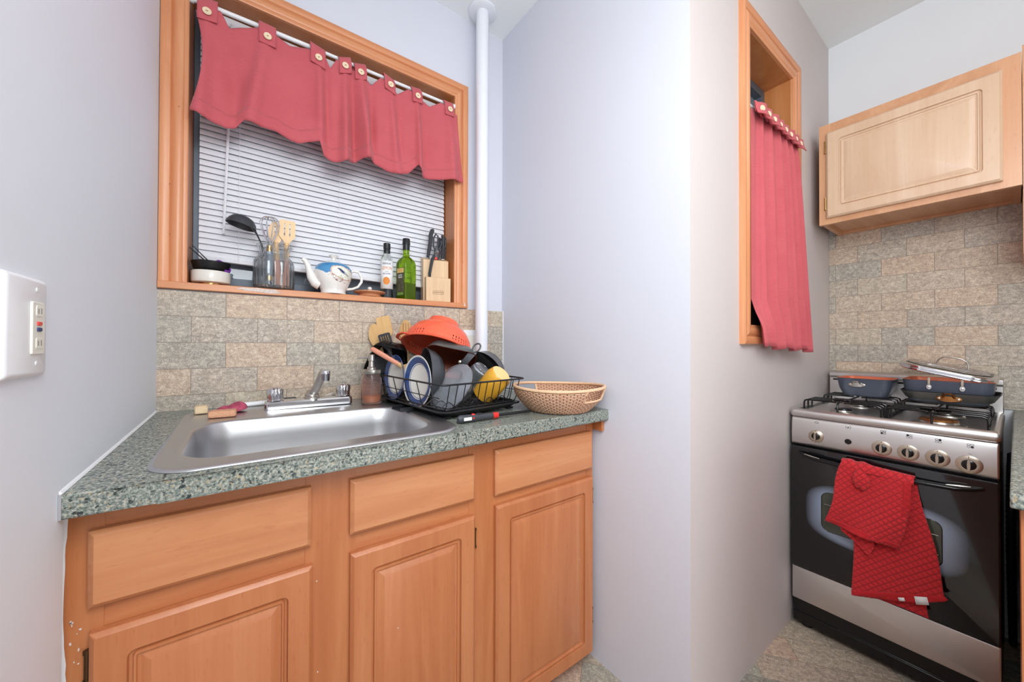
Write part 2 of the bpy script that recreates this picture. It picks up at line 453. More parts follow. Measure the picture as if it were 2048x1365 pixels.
def text(name, body, size, X, mat, parent, depth=0.0002, sx=1.0):
    """lettering as real thin geometry; X maps text plane (x right, y up) into the parent's frame"""
    cu = bpy.data.curves.new(name, 'FONT'); cu.body = body; cu.size = size; cu.extrude = depth; cu.align_x = 'CENTER'; cu.align_y = 'CENTER'
    t = bpy.data.objects.new(name, cu); COL.objects.link(t)
    dg = bpy.context.evaluated_depsgraph_get(); me = bpy.data.meshes.new_from_object(t.evaluated_get(dg))
    bpy.data.objects.remove(t)
    me.transform(X @ Matrix.Diagonal((sx, 1, 1, 1)))
    me.materials.clear(); me.materials.append(M[mat])
    o = bpy.data.objects.new(name, me); COL.objects.link(o); o.parent = parent
    return o
def lerp(a, b, t): return a+(b-a)*t
def pl(pts, x):
    if x <= pts[0][0]: return pts[0][1]
    for (a, b), (c, d) in zip(pts, pts[1:]):
        if x <= c: return b+(d-b)*(x-a)/(c-a)
    return pts[-1][1]
def sm(t): t = max(0, min(1, t)); return t*t*(3-2*t)
def zc(x, y):     # the worktop is not quite level
    t = (y-.842)/.6575; s = (x+.22)/1.24
    return .914+t*(.026-.019*s)
# ---------------------------------------------------------------- the room
ZC = 2.6642
XL = lambda y: -.2203 - .0099*(1.4995-y)/.656
XB = lambda y: 1.0205 + .014*(1.4995-y)/.948
YC = lambda x: .5516 + .00488*(x-1.0345)
WX0, WX1, WZ0, WZ1 = -.155, .7525, 1.329, 2.27          # kitchen window opening
VX0, VX1, VZ0, VZ1 = 1.4237, 1.851, 1.213, 2.266        # recess window opening
YW = 1.4995
b = MB()
b.box((-.40, YW, 0), (WX0-.02, YW+.14, ZC)); b.box((WX1+.02, YW, 0), (1.16, YW+.14, ZC))
b.box((WX0-.02, YW, 0), (WX1+.02, YW+.14, WZ0-.022)); b.box((WX0-.02, YW, WZ1+.02), (WX1+.02, YW+.14, ZC))
struct(b.build('wall_window', 'paint_cool'))
b = MB(); b.prism([(XL(1.4995), 1.4995), (-.36, 1.4995), (-.36, -2.6), (XL(-2.6), -2.6)], .872, ZC)
b.prism([(-.246, 1.4995), (-.36, 1.4995), (-.36, -2.6), (XL(-2.6), -2.6), (XL(.862), .862), (-.246, .862)], 0, .872)
struct(b.build('wall_left', 'paint_left'))
b = MB(); b.prism([(XB(1.4995), 1.4995), (1.0345, .5516), (1.16, .70), (1.16, 1.4995)], 0, ZC)
struct(b.build('wall_partition', 'paint_cool'))
b = MB()
xa, xb = VX0-.02, VX1+.02
b.prism([(1.0345, .5516), (xa, YC(xa)), (xa, .70), (1.16, .70)], 0, ZC)
b.prism([(xb, YC(xb)), (2.55, YC(2.55)), (2.55, .70), (xb, .70)], 0, ZC)
b.prism([(xa, YC(xa)), (xb, YC(xb)), (xb, .70), (xa, .70)], 0, VZ0-.03)
b.prism([(xa, YC(xa)), (xb, YC(xb)), (xb, .70), (xa, .70)], VZ1+.02, ZC)
struct(b.build('wall_recess', 'paint_warm'))
b = MB().box((2.4068, -2.6, 0), (2.55, YC(2.4068), ZC)); struct(b.build('wall_stove', 'paint_neutral'))
b = MB().box((-.36, -2.75, 0), (2.55, -2.6, ZC)); struct(b.build('wall_rear', 'paint_warm'))
b = MB().box((-.40, -2.75, ZC), (2.60, 1.65, ZC+.1)); struct(b.build('ceiling', 'paint_ceiling'))
b = MB().box((-.40, -2.75, -.1), (2.60, 1.65, 0)); struct(b.build('floor', 'tile_floor'))
# stone tile splashbacks
b = MB()
b.prism([(XL(1.49), 1.488), (XB(1.49), 1.488), (XB(1.4995), 1.4995), (XL(1.4995), 1.4995)], .90, WZ0-.026)
o = b.build('trim_1', 'tile_window', bevel=0); struct(o); o['label'] = 'stone tile splashback above the sink'
b = MB(); b.box((2.3985, -.6, .894), (2.4068, .5575, 1.70))
o = b.build('trim_2', 'tile_stove'); struct(o); o['label'] = 'stone tile splashback behind the stove'

def casing(b, x0, x1, z0, z1, yw, wd, bottom=False, seg=None):
    prof = [(0, 0), (0, .010), (.003, .0125), (.010, .0125), (.013, .016), (.026, .0185), (.034, .0155), (.038, .0115), (.041, .0165), (.050, .0195), (.058, .0205), (wd, .018), (wd, 0)]
    prof = [(a*wd/.064 if a < wd else a, d) for a, d in prof]
    rs = []
    if bottom: pts = lambda a: [(x0-a, z0-a), (x0-a, z1+a), (x1+a, z1+a), (x1+a, z0-a)]
    else: pts = lambda a: [(x0-a, z0), (x0-a, z1+a), (x1+a, z1+a), (x1+a, z0)]
    for k in range(4): rs.append([(pts(a)[k][0], yw-d, pts(a)[k][1]) for a, d in prof])
    if bottom: rs.append(rs[0])
    legs = {'left': (0, 1), 'top': (1, 2), 'right': (2, 3)}
    if bottom: legs['bottom'] = (3, 4)
    i, j = legs[seg]
    b.rings([rs[i], rs[j]], closed=True, smooth=False)
def window(n, x0, x1, z0, z1, yw, yb, wd, bottom, sillfront=None):
    wdw = thing('window_%d' % n, None, None, ((x0+x1)/2, yw, z0), kind='structure')
    for sname in ('left', 'right', 'top')+(('bottom',) if bottom else ()):
        b = MB(); casing(b, x0, x1, z0, z1, yw, wd, bottom, sname)
        b.build('casing', 'trim_v' if sname in ('left', 'right') else 'trim_h', wdw, world=True)
    yj = yw-.012
    yj = yw+.0003
    for q in (MB().box((x0-.018, yj, z0-.02), (x0, yb, z1+.018)), MB().box((x1, yj, z0-.02), (x1+.018, yb, z1+.018)), MB().box((x0, yj, z1), (x1, yb, z1+.018))):
        q.build('jamb_board', 'jamb', wdw, world=True)
    if sillfront:
        q = MB().box((x0-wd-.001, sillfront, z0-.022), (x1+wd, yb, z0)); q.build('sill_board', 'trim_h', wdw, world=True, bevel=.002)
    else:
        q = MB().box((x0, yj, z0-.02), (x1, yb, z0)); q.build('sill_board', 'jamb', wdw, world=True)
    # dark metal sash and pane
    t = .03; q = MB()
    q.box((x0, yb-.05, z0), (x0+t, yb, z1)); q.box((x1-t, yb-.05, z0), (x1, yb, z1))
    q.box((x0+t, yb-.05, z1-t), (x1-t, yb, z1)); q.box((x0+t, yb-.05, z0), (x1-t, yb, z0+.018))
    q.box((x0+t, yb-.03, z0+.018), (x1-t, yb-.01, z0+.045)); q.box((x0+t, yb-.04, z0+.34), (x1-t, yb-.01, z0+.37))
    sash = q.build('sash', 'sash', wdw, world=True, bevel=.0015)
    q = MB().box((x0+t, yb-.022, z0+.045), (x1-t, yb-.018, z1-t)); q.build('glass_pane', 'window_glass', sash, world=True)
    return wdw
window(1, WX0, WX1, WZ0, WZ1, YW, 1.665, .064, False, 1.477)
window(2, VX0, VX1, VZ0, VZ1, YC(1.64), .70, .0675, True)

# floor gap caulk along the walls is part of the walls; the painted steam riser stands free
t = thing('steam_pipe', 'white painted vertical pipe from counter to ceiling beside the window', 'pipe', (.855, 1.42, .915))
b = MB().cyl((0, 0, .0085), (0, 0, ZC-.915-.002), .0285, seg=32); b.build('pipe', 'pipe_paint', t)
b = MB().lathe([(.030, 1.738), (.056, 1.738), (.062, 1.742), (.062, 1.7485), (.030, 1.7485)], 36)
b.build('ceiling_flange', 'pipe_paint', t)

# ---------------------------------------------------------------- base cabinet
CABY = .905; FY = .890    # face frame plane, door face plane
def door_panel(parent, name, mat, x0, z0, x1, z1, y=CABY, hinges=(), groove=.045, thick=.019, flat=False, world=True):
    wd, h = x1-x0, z1-z0
    b = MB().at((x0, y, z0))
    if flat:
        prof = [(0, 0, .001), (0, thick-.007, .001), (.0015, thick-.005, .0015), (.008, thick, .003)]
    else:
        g = groove
        prof = [(0, 0, .001), (0, thick-.007, .001), (.0015, thick-.005, .0015), (.007, thick, .004), (g, thick, .012), (g+.002, thick-.007, .011), (g+.006, thick-.0075, .008),
                (g+.008, thick-.002, .006), (g+.011, thick-.002, .004), (g+.0125, thick-.0055, .002), (g+.017, thick-.006, .001), (g+.030, thick-.0005, .001)]
    b.panel(wd, h, prof)
    d = b.build(name, mat, parent, world=world, angle=25)
    for hx, hz in hinges:
        q = MB(); q.cyl((hx, y-.006, hz-.024), (hx, y-.006, hz+.024), .0035, seg=10)
        for k in (-.024, .024): q.cyl((hx, y-.006, hz+k-.003), (hx, y-.006, hz+k+.003), .0048, seg=10)
        q.build('hinge', 'dark_brass' if world else 'brass', d, world=world)
    return d
cab = thing('base_cabinet', 'honey-toned wooden sink cabinet with three doors under the green worktop', 'cabinet', (.40, CABY, 0))
x0, x1 = -.2440, 1.016
b = MB(); b.box((x0, CABY+.02, .06), (x1, 1.48, .10)); b.box((x0, CABY+.02, .10), (x0+.016, 1.48, .874)); b.box((x1-.016, CABY+.02, .10), (x1, 1.48, .874)); b.box((x0+.016, 1.465, .10), (x1-.016, 1.48, .86))
b.build('carcass', 'frame_v', cab, world=True)
stiles = [(x0, -.195), (.102, .205), (.505, .603), (.985, x1)]
for a, c in stiles: MB().box((a, CABY, .045), (c, CABY+.02, .873)).build('frame_stile', 'frame_v', cab, world=True)
for (a, c), (e, f) in zip(stiles, stiles[1:]):
    for za, zb__ in ((.812, .873), (.655, .722), (.045, .075)): MB().box((c, CABY+.0012, za), (e, CABY+.02, zb__)).build('frame_rail', 'frame_h', cab, world=True)
MB().box((x0, CABY+.045, 0), (x1, CABY+.06, .06)).build('toe_board', 'frame_h', cab, world=True)
MB().box((x1, .862, .835), (x1+.012, CABY+.02, .872)).build('filler_strip', 'frame_h', cab, world=True)
for a, c, z0_, z1_ in ((-.2115, .1125, .7065, .8335), (.1905, .518, .7055, .831), (.586, 1.0, .6985, .832)):
    door_panel(cab, 'drawer_front', 'cab_h', a, z0_, c, z1_, flat=True)
door_panel(cab, 'door', 'cab_v', -.209, .05, .1155, .6645, hinges=[(-.2125, .61)])
door_panel(cab, 'door', 'cab_v', .192, .05, .5185, .6615, hinges=[(.5225, .594), (.5225, .13)])
door_panel(cab, 'door', 'cab_v', .589, .046, 1.004, .669, hinges=[(1.0075, .598), (1.0075, .17)])

# ---------------------------------------------------------------- worktop with the sink opening
HX0, HX1, HY0, HY1 = -.118, .43, .905, 1.30
def ctop(x, y, dz=0.0): return (x, y, zc(x, y)+dz)
b = MB()
TH = .039
def slab(poly):
    b.rings([[ctop(x, y, -TH) for x, y in poly], [ctop(x, y) for x, y in poly]], smooth=False)
yf = .8425
XR = 1.033
slab([(XL(yf), yf), (HX0, yf), (HX0, 1.488), (XL(1.488), 1.488)])
slab([(HX1, yf), (XR-.001, yf), (XB(1.488)-.001, 1.488), (HX1, 1.488)])
slab([(HX0, yf), (HX1, yf), (HX1, HY0), (HX0, HY0)])
slab([(HX0, HY1), (HX1, HY1), (HX1, 1.488), (HX0, 1.488)])
wt = b.build('worktop', 'laminate')
# weld pieces and round the front edge
bm = bmesh.new(); bm.from_mesh(wt.data); bmesh.ops.remove_doubles(bm, verts=bm.verts, dist=1e-5)
dup = {}
for f in bm.faces: dup.setdefault(tuple(round(q, 4) for q in f.calc_center_median()), []).append(f)
kill = [f for l in dup.values() if len(l) > 1 for f in l]
bmesh.ops.delete(bm, geom=kill, context='FACES_ONLY')
bmesh.ops.recalc_face_normals(bm, faces=bm.faces); bm.to_mesh(wt.data); bm.free()
q = wt.modifiers.new('bevel', 'BEVEL'); q.width = .0045; q.segments = 3; q.limit_method = 'ANGLE'
# white caulk and the metal strip at its left end
b = MB(); n_ = 12; rs = []
for k in range(n_+1):
    y = lerp(yf+.004, 1.486, k/n_); x = XL(y); z = zc(x, y)
    rs.append([(x, y, z+.0002), (x+.0035, y, z+.0002), (x+.001, y, z+.0045+.001*math.sin(k*2.3)), (x, y, z+.005)])
b.rings(rs, smooth=False); struct(b.build('trim_3', 'white_plastic'))
MB().box((XL(yf)+.0004, yf-.0012, zc(XL(yf), yf)-TH+.0015), (XL(yf)+.0036, yf+.003, zc(XL(yf), yf)+.001)).build('end_strip', 'chrome', wt)
b = MB(); b.box((XB(1.486)-.0035, 1.4850, .921), (XB(1.486)-.0003, 1.4879, WZ0-.022)); struct(b.build('trim_4', 'white_plastic'))
tag(wt, 'speckled green worktop holding the steel sink and the dish rack', 'countertop')

# ---------------------------------------------------------------- sink
sink = thing('sink', 'stainless steel drop-in kitchen sink set in the green worktop', 'sink', (.16, 1.15, .92))
SX0, SX1, SY0, SY1 = -.149, .470, .858, 1.442
BX0, BX1, BY0, BY1 = -.108, .417, .925, 1.262
def srr(x0, y0, x1, y1, r, dz, n=10): return [(x, y, zc(x, y)+dz) for x, y in rrect(x0, y0, x1, y1, r, n)]
rs = [srr(SX0, SY0, SX1, SY1, .075, .0008), srr(SX0+.002, SY0+.002, SX1-.002, SY1-.002, .074, .004), srr(SX0+.008, SY0+.008, SX1-.008, SY1-.008, .07, .0052),
      srr(SX0+.014, SY0+.014, SX1-.014, SY1-.014, .065, .0035), srr(BX0-.010, BY0-.010, BX1+.010, BY1+.010, .088, .003), srr(BX0-.003, BY0-.003, BX1+.003, BY1+.003, .082, .0015), srr(BX0, BY0, BX1, BY1, .08, -.003), srr(BX0+.004, BY0+.004, BX1-.004, BY1-.004, .078, -.05),
      srr(BX0+.008, BY0+.008, BX1-.008, BY1-.008, .075, -.135), srr(BX0+.016, BY0+.016, BX1-.016, BY1-.016, .07, -.152), srr(BX0+.034, BY0+.034, BX1-.034, BY1-.034, .055, -.160), srr(.14, 1.08, .17, 1.11, .012, -.163)]
b = MB(); b.rings(rs, cap0=False, cap1=True); b.build('basin', 'sink_steel', sink, world=True, angle=70)
b = MB().at((.155, 1.095, zc(.155, 1.095)-.163)); b.lathe([(.0, .004), (.02, .003), (.036, .004), (.042, .003), (.044, .0)], 32); b.build('drain', 'dull_chrome', sink, world=True)

# ---------------------------------------------------------------- faucet on the sink ledge
fz = zc(.17, 1.39)+.004
fa = thing('faucet', 'chrome two-handle faucet on the back ledge of the sink', 'faucet', (.168, 1.386, fz))
b = MB()
rsf = []
for ins, z in ((0, 0), (0, .019), (.003, .024), (.008, .0265)): rsf.append([(x, y, z) for x, y in rrect(-.128+ins, -.027+ins, .128-ins, .027-ins, .012, 6)])
b.rings(rsf, smooth=False); b.build('deck_plate', 'chrome', fa, angle=30, bevel=.001)
for sx in (-.098, .102):
    b = MB().at((sx, 0, .0262)); fl = lambda a, z: 1+.045*math.cos(12*a) if .004 < z < .036 else 1
    b.lathe([(.024, 0), (.024, .003), (.021, .005), (.0215, .012), (.0235, .030), (.0225, .037), (.018, .0405), (.017, .0395), (.0, .0395)], 72, ruff=fl)
    b.build('handle', 'chrome', fa)
b = MB().at((.006, .004, .024)); b.lathe([(.024, 0), (.024, .006), (.021, .009), (.022, .013), (.019, .018), (.016, .026), (.012, .030), (0, .030)], 32)
b.build('spout_collar', 'dull_chrome', fa)
b = MB()
P = [(.006, .004, .030), (.010, -.012, .046), (.020, -.050, .083), (.026, -.078, .112), (.028, -.088, .119), (.030, -.100, .120)]
b.tube(P, [.013, .0135, .0135, .0135, .013, .012], 16, flat=.75); b.build('spout', 'dull_chrome', fa)
b = MB().at((.030, -.103, .090)); b.lathe([(.0, 0), (.0115, 0), (.0125, .002), (.0125, .018), (.0138, .020), (.0142, .030), (.012, .033), (0, .0335)], 24)
b.build('aerator', 'chrome', fa)

# ---------------------------------------------------------------- outlet on the left wall and phone plate near the pipe
sw = thing('wall_outlet', 'white wall outlet plate with red and blue buttons on the left wall', 'outlet', (XL(.78)-.0, .674, 1.0995), (0, 0, PI/2))
b = MB().panel(.107, .128, [(0, -.002, .004), (0, .002, .004), (.0015, .0045, .004), (.005, .0065, .004)]); b.build('cover_plate', 'white_plastic', sw)
b = MB().at((.058, -.006, .029)).panel(.0335, .068, [(0, 0, .002), (0, .0015, .002), (.0008, .0025, .002)]); rc = b.build('receptacle', 'ivory_plastic', sw)
for z in (.036, .078):
    b = MB().at((.0665, -.0083, z)).panel(.019, .0145, [(0, 0, .003), (.0004, .0008, .003)]); q = b.build('socket_face', 'ivory_plastic', rc)
    b = MB().box((.0715, -.0094, z+.004), (.0725, -.0090, z+.0105)); b.box((.0795, -.0094, z+.004), (.0805, -.0090, z+.0115)); b.build('socket_slot', 'ink_gray', rc)
b = MB().at((.0695, -.0083, .0665)).panel(.0115, .0052, [(0, 0, .0006), (.0005, .0016, .0006)]); q = b.build('reset_button', 'red_plastic', rc); q['label'] = 'red button'
b = MB().at((.0695, -.0083, .0588)).panel(.0115, .0052, [(0, 0, .0006), (.0005, .0016, .0006)]); q = b.build('test_button', 'ink_blue', rc); q['label'] = 'dark blue button'
for z in (.017, .113):
    b = MB().at((.0748, -.0063, z), rx=PI/2); b.lathe([(.0032, 0), (.003, .0008), (.0, .0013)], 16); b.build('screw', 'white_plastic', sw)
sw2 = thing('wall_outlet', 'plain white outlet plate on the tiles behind the pipe', 'outlet', (.80, 1.4875, 1.090))
MB().panel(.072, .118, [(0, -.0005, .004), (0, .003, .004), (.004, .0055, .004)]).build('cover_plate', 'white_plastic', sw2)
MB().at((.0185, -.0055, .025)).panel(.035, .068, [(0, 0, .002), (.0006, .0015, .002)]).build('receptacle', 'ivory_plastic', sw2)

# ---------------------------------------------------------------- wall cabinets
wc = thing('wall_cabinet', 'pale wooden wall cabinet with one grooved door above the stove', 'cabinet', (2.10, .5215, 0), (0, 0, -PI/2))
W_, Z0_, Z1_ = .5365, 1.684, 2.133
b = MB(); D_ = .3045
b.box((.004, .02, Z0_+.004), (.019, D_, Z1_)); b.box((W_-.017, .02, Z0_+.004), (W_-.002, D_, Z1_)); b.box((.019, .02, Z1_-.014), (W_-.017, D_, Z1_-.002)); b.box((.019, .02, Z0_+.020), (W_-.017, D_, Z0_+.032)); b.box((.019, D_-.02, Z0_+.008), (W_-.017, D_, Z0_+.020)); b.box((.019, D_-.006, Z0_+.032), (W_-.017, D_, Z1_-.014))
b.build('carcass', 'wcab_h', wc)
MB().box((0, 0, Z0_), (.040, .02, Z1_)).build('frame_stile', 'wcab_v', wc); MB().box((W_-.045, 0, Z0_), (W_, .02, Z1_)).build('frame_stile', 'wcab_v', wc)
MB().box((.040, .0006, Z0_), (W_-.045, .02, Z0_+.04)).build('frame_rail', 'wcab_h', wc); MB().box((.040, .0006, Z1_-.055), (W_-.045, .02, Z1_)).build('frame_rail', 'wcab_h', wc)
d = door_panel(wc, 'door', 'wcab_door', .028, 1.7085, .4985, 2.090, y=0, hinges=[(.0235, 2.03), (.0235, 1.775)], groove=.042, world=False)
wc2 = thing('wall_cabinet', 'second wall cabinet right beside the pale one, only its edge in view', 'cabinet', (2.10, -.0165, 0), (0, 0, -PI/2))
b = MB(); b.box((0, .02, 1.45), (.42, .3045, Z1_+.02)); b.build('carcass', 'wcab_h', wc2)
b = MB(); b.box((0, 0, 1.45), (.045, .02, Z1_+.02)); b.box((.375, 0, 1.45), (.42, .02, Z1_+.02)); b.box((.045, 0, 1.45), (.375, .02, 1.49)); b.box((.045, 0, Z1_-.02), (.375, .02, Z1_+.02)); b.build('face_frame', 'wcab_v', wc2)
door_panel(wc2, 'door', 'wcab_v', .03, 1.475, .39, 2.10, y=0, world=False)

# ---------------------------------------------------------------- worktop and cabinet at the right edge
b = MB().box((1.045, -.62, .868), (2.396, .0075, .894)); o = b.build('worktop', 'laminate', bevel=.003)
tag(o, 'second green worktop at the right edge of the view beside the stove', 'countertop')
c2 = thing('base_cabinet', 'wooden cabinet at the far right edge beyond the stove gap', 'cabinet', (1.075, -.0035, 0))
MB().box((1.095, -.60, .07), (2.39, -.0035, .867)).build('carcass', 'frame_v', c2, world=True)
MB().box((1.12, -.60, 0), (2.39, -.02, .07)).build('toe_board', 'frame_h', c2, world=True)
MB().box((1.075, -.60, .07), (1.095, -.0035, .867)).build('face_frame', 'frame_v', c2, world=True)
# ---------------------------------------------------------------- venetian blind in the kitchen window
BY = 1.592; BL, BR = -.137, .7475
bl = thing('venetian_blind', 'closed white horizontal slat blind hanging in the kitchen window', 'blind', (.305, BY, 2.262))
MB().box((BL, BY-.014, 2.232), (BR, BY+.014, 2.262)).build('headrail', 'blind_white', bl, world=True, bevel=.002)
b = MB()
zt, zb_l, zb_r = 2.226, 1.438, 1.412
NS = 39
def blz(u, k):   # the blind hangs slightly lower to the right
    return zt + (lerp(zb_l, zb_r, u)-zt)*k/NS
tilt = math.radians(69)
for k in range(NS):
    jit = random.uniform(-.0006, .0006)
    def fs(u, v, k=k):
        x = lerp(BL, BR, u); t = (v-.5)
        c_ = .0016*(1-4*t*t)
        dy = t*.0252*math.cos(tilt); dz = t*.0252*math.sin(tilt)
        return (x, BY+dy-c_*math.sin(tilt), blz(u, k)-.010+dz+jit+c_*math.cos(tilt)*.5)
    ring0 = [[fs(u, v) for v in (0, .25, .5, .75, 1)]+[(fs(u, v)[0], fs(u, v)[1]+.0006, fs(u, v)[2]+.0002) for v in (1, .75, .5, .25, 0)] for u in (0, .25, .5, .75, 1)]
    b.rings(ring0, smooth=False)
b.build('slats', 'blind_white', bl, world=True, angle=60)
b = MB(); rsb = []
for x, z in ((BL, zb_l-.008), (BR, zb_r-.008)): rsb.append([(x, BY-.012, z+.006), (x, BY-.010, z-.008), (x, BY+.010, z-.008), (x, BY+.012, z+.006)])
b.rings(rsb, smooth=False); b.build('bottom_rail', 'blind_white', bl, world=True, bevel=.002)
for x in (-.030, .29, .655):
    MB().cyl((x, BY-.0145, 2.235), (x, BY-.0145, lerp(zb_l, zb_r, (x-BL)/(BR-BL))-.01), .0008, seg=6).build('ladder_cord', 'blind_white', bl, world=True)
b = MB().tube([(-.054, BY-.018, 2.24), (-.060, BY-.020, 1.92), (-.0715, BY-.021, 1.515)], .0042, 6); b.build('tilt_wand', 'blind_white', bl, world=True)
# ---------------------------------------------------------------- rod and valance
RY, RZ = 1.494, 2.219
rod = thing('curtain_rod', 'white tension rod across the top of the kitchen window', 'curtain rod', (.3, RY, RZ))
b = MB().cyl((WX0, RY, RZ-.006), (.18, RY, RZ), .0075, seg=16); b.cyl((.17, RY, RZ), (WX1, RY, RZ+.004), .0062, seg=16); b.build('tube', 'rod_white', rod, world=True)
for x, s_ in ((WX0, 1), (WX1, -1)):
    MB().cyl((x, RY, RZ-(.006 if s_ > 0 else -.004)), (x+s_*.010, RY, RZ-(.006 if s_ > 0 else -.004)), .011, seg=16).build('end_cap', 'rod_white', rod, world=True)
tabs = [-.1113, .0444, .1962, .285, .3402, .453, .5659, .7137]
ztop = [(-.1479, 2.160), (-.1379, 2.166), (-.1113, 2.185), (-.0788, 2.196), (-.0571, 2.1535), (.0166, 2.193), (.044, 2.19), (.074, 2.19), (.1097, 2.176), (.1648, 2.192), (.196, 2.19), (.222, 2.187), (.2365, 2.155), (.2565, 2.197), (.285, 2.19), (.312, 2.184), (.34, 2.18), (.3825, 2.155), (.4169, 2.198), (.453, 2.19), (.4831, 2.160), (.5289, 2.198), (.566, 2.19), (.6217, 2.162), (.675, 2.200), (.7137, 2.19), (.745, 2.175), (.79, 2.16)]
zbot = [(-.165, 1.846), (-.1482, 1.8437), (-.1193, 1.8346), (-.062, 1.829), (-.040, 1.838), (-.0186, 1.8665), (.0667, 1.8643), (.11, 1.850), (.1367, 1.8452), (.17, 1.858), (.2017, 1.868), (.208, 1.845), (.2149, 1.8222), (.2428, 1.8106), (.275, 1.812), (.3022, 1.825), (.345, 1.848), (.3776, 1.852), (.40, 1.842), (.4408, 1.832), (.4908, 1.8279), (.5322, 1.8476), (.5661, 1.8884), (.580, 1.862), (.5882, 1.8506), (.66, 1.858), (.79, 1.8752)]
ridges = [(-.1113, -.02, .016, .016), (-.06, .03, .020, -.010), (.044, -.05, .02, .018), (.0, 0, .03, -.008), (.10, .0, .03, -.006), (.1962, .02, .014, .016), (.225, -.005, .012, -.014), (.285, .0, .011, .018), (.312, .01, .010, -.012), (.3402, .03, .015, .030), (.3825, .0, .012, -.016), (.453, .035, .014, .016), (.49, .0, .015, -.010), (.5659, .01, .009, .018), (.60, .01, .02, -.010), (.7137, .015, .018, .014), (.65, -.01, .025, -.006)]
def val(u, v):
    xt = lerp(-.1385, .7535, u); xb_ = lerp(-.150, .782, u)
    x = lerp(xt, xb_, v**1.2)
    if u < .12: x += -.012*math.sin(v*PI)*(0-.0)+.022*math.sin(v*PI)*(1-u/.12)
    z0_ = pl(ztop, x); z1_ = pl(zbot, x)
    z = lerp(z0_, z1_, v)
    f = 0
    for xi, dr, wd, A in ridges:
        q = (x-xi-dr*v)/(wd*(1+.5*v)); f += A*1.35*math.exp(-q*q)*(.25+.95*sm(v*1.3))
    f += .003*math.sin(x*60+3*v)*v
    return (x, 1.470-.006*v-f*.95, z)
va = thing('window_valance', 'dusty red tab-top valance with wooden buttons over the kitchen window', 'curtain', (.31, RY, RZ))
b = MB().grid(val, 260, 34); b.build('valance_cloth', 'red_cloth', va, world=True, solid=.0018, angle=80)
b = MB().grid(lambda u, v: (lambda p: (p[0], p[1]-.0012, p[2]))(val(u, lerp(.865, .998, v))), 260, 4); b.build('hem', 'red_cloth', va, world=True, solid=.0018, angle=80)
for i, x in enumerate(tabs):
    hw = .0245 if i < 3 else .0215
    bz = 2.146 if i < 3 else 2.157
    tl = random.uniform(-.03, .03)
    path = [(1.4595, bz-.004), (1.460, bz), (1.464, 2.19), (1.474, 2.214), (RY-.008, RZ+.009), (RY, RZ+.0125), (RY+.009, RZ+.009), (RY+.012, RZ), (RY+.008, RZ-.03), (RY-.002, RZ-.045)]
    b = MB().grid(lambda u, v: (lambda k: (x+(u-.5)*2*hw+tl*(1-v)*.1, pl([(j/9, q[0]) for j, q in enumerate(path)], v), pl([(j/9, q[1]) for j, q in enumerate(path)], v)+(u-.5)*tl))(0), 6, 27)
    tb = b.build('tab', 'red_cloth', va, world=True, solid=.0028, angle=70)
    b = MB().at((x, 1.4565, bz+.022), rx=PI/2); b.lathe([(.0, 0), (.0105, 0), (.0115, .0012), (.0105, .0026), (.0085, .0022), (.0, .0020)], 28)
    bt = b.build('button', 'button', tb, world=True)
    b = MB().box((x-.0028, 1.4534, bz+.0213), (x+.0028, 1.4546, bz+.0227)); b.build('thread', 'ink_brown', tb, world=True)

# ---------------------------------------------------------------- long curtain in the recess window
cu = thing('window_curtain', 'long gathered dusty red curtain with button tabs in the narrow window', 'curtain', (1.64, .53, 1.99))
lx = [(0, 1.4262), (.78, 1.4262), (.86, 1.428), (.94, 1.434), (1, 1.444)]; rx_ = [(0, 1.846), (.1, 1.838), (.3, 1.829), (.55, 1.852), (.8, 1.874), (1, 1.893)]
yl_ = [(0, .5435), (.80, .5435), (.86, .530), (.92, .517), (1, .514)]; yr_ = [(0, .537), (.1, .524), (.3, .514), (1, .505)]
def cur(u, v):
    x = lerp(pl(lx, v), pl(rx_, v), u)
    zb = 1.124+.007*math.sin(u*19)+lerp(.012, -.006, u)
    z = lerp(1.978, zb, v)
    ph = u*2*PI*6.5+.8*math.sin(u*9)+v*.6*math.sin(u*5)
    s_ = math.sin(ph); f = .014*(s_*abs(s_)**.3)*(.6+.6*v)+.004*math.sin(ph*2.3+1)*v
    e_ = sm(u/.14) if v < .84 else lerp(sm(u/.14), 1, sm((v-.84)/.08))
    y = lerp(pl(yl_, v), pl(yr_, v), sm(u*1.3))-(f*.8+.004)*(.12+.88*e_)
    return (x+.006*math.cos(ph)*(.5+v*.5)*(0 if u < .03 else 1), y, z)
b = MB().grid(cur, 240, 40); b.build('curtain_cloth', 'red_cloth', cu, world=True, solid=.0018, angle=80)
b = MB().grid(lambda u, v: (lerp(1.4262, 1.852, u), .531-.002*math.sin(u*40)-.003*v, lerp(1.997, 1.962, v)-.003*math.sin(u*60)*v), 120, 6); b.build('header_band', 'red_cloth', cu, world=True, solid=.004, angle=80)
for i in range(8):
    x = 1.448+i*.0545
    ay = -.35+.1*math.sin(i*2.1)
    b = MB().at((x, .524, 1.972), rz=ay)
    b.grid(lambda u, v: (lerp(-.024, .027, u), -.004-.012*v*v-.004*math.sin(u*3), lerp(.018, -.026, v)-.006*u*v), 8, 8)
    tb = b.build('tab', 'red_cloth', cu, world=True, solid=.003, angle=70)
    b = MB(); b.X = Matrix.Translation((x, .524, 1.972)) @ Matrix.Rotation(ay, 4, 'Z') @ Matrix.Translation((-.002, -.0125, -.006)) @ Matrix.Rotation(PI/2, 4, 'X')
    b.lathe([(.0, 0), (.0100, 0), (.0110, .0012), (.0100, .0026), (.008, .0022), (.0, .0020)], 24); b.build('button', 'button', tb, world=True)
rod2 = tag(MB().cyl((1.4245, .549, 1.990), (1.8505, .549, 1.990), .006, seg=12).build('curtain_rod', 'rod_white'), 'rod carrying the long red curtain in the narrow window', 'curtain rod')

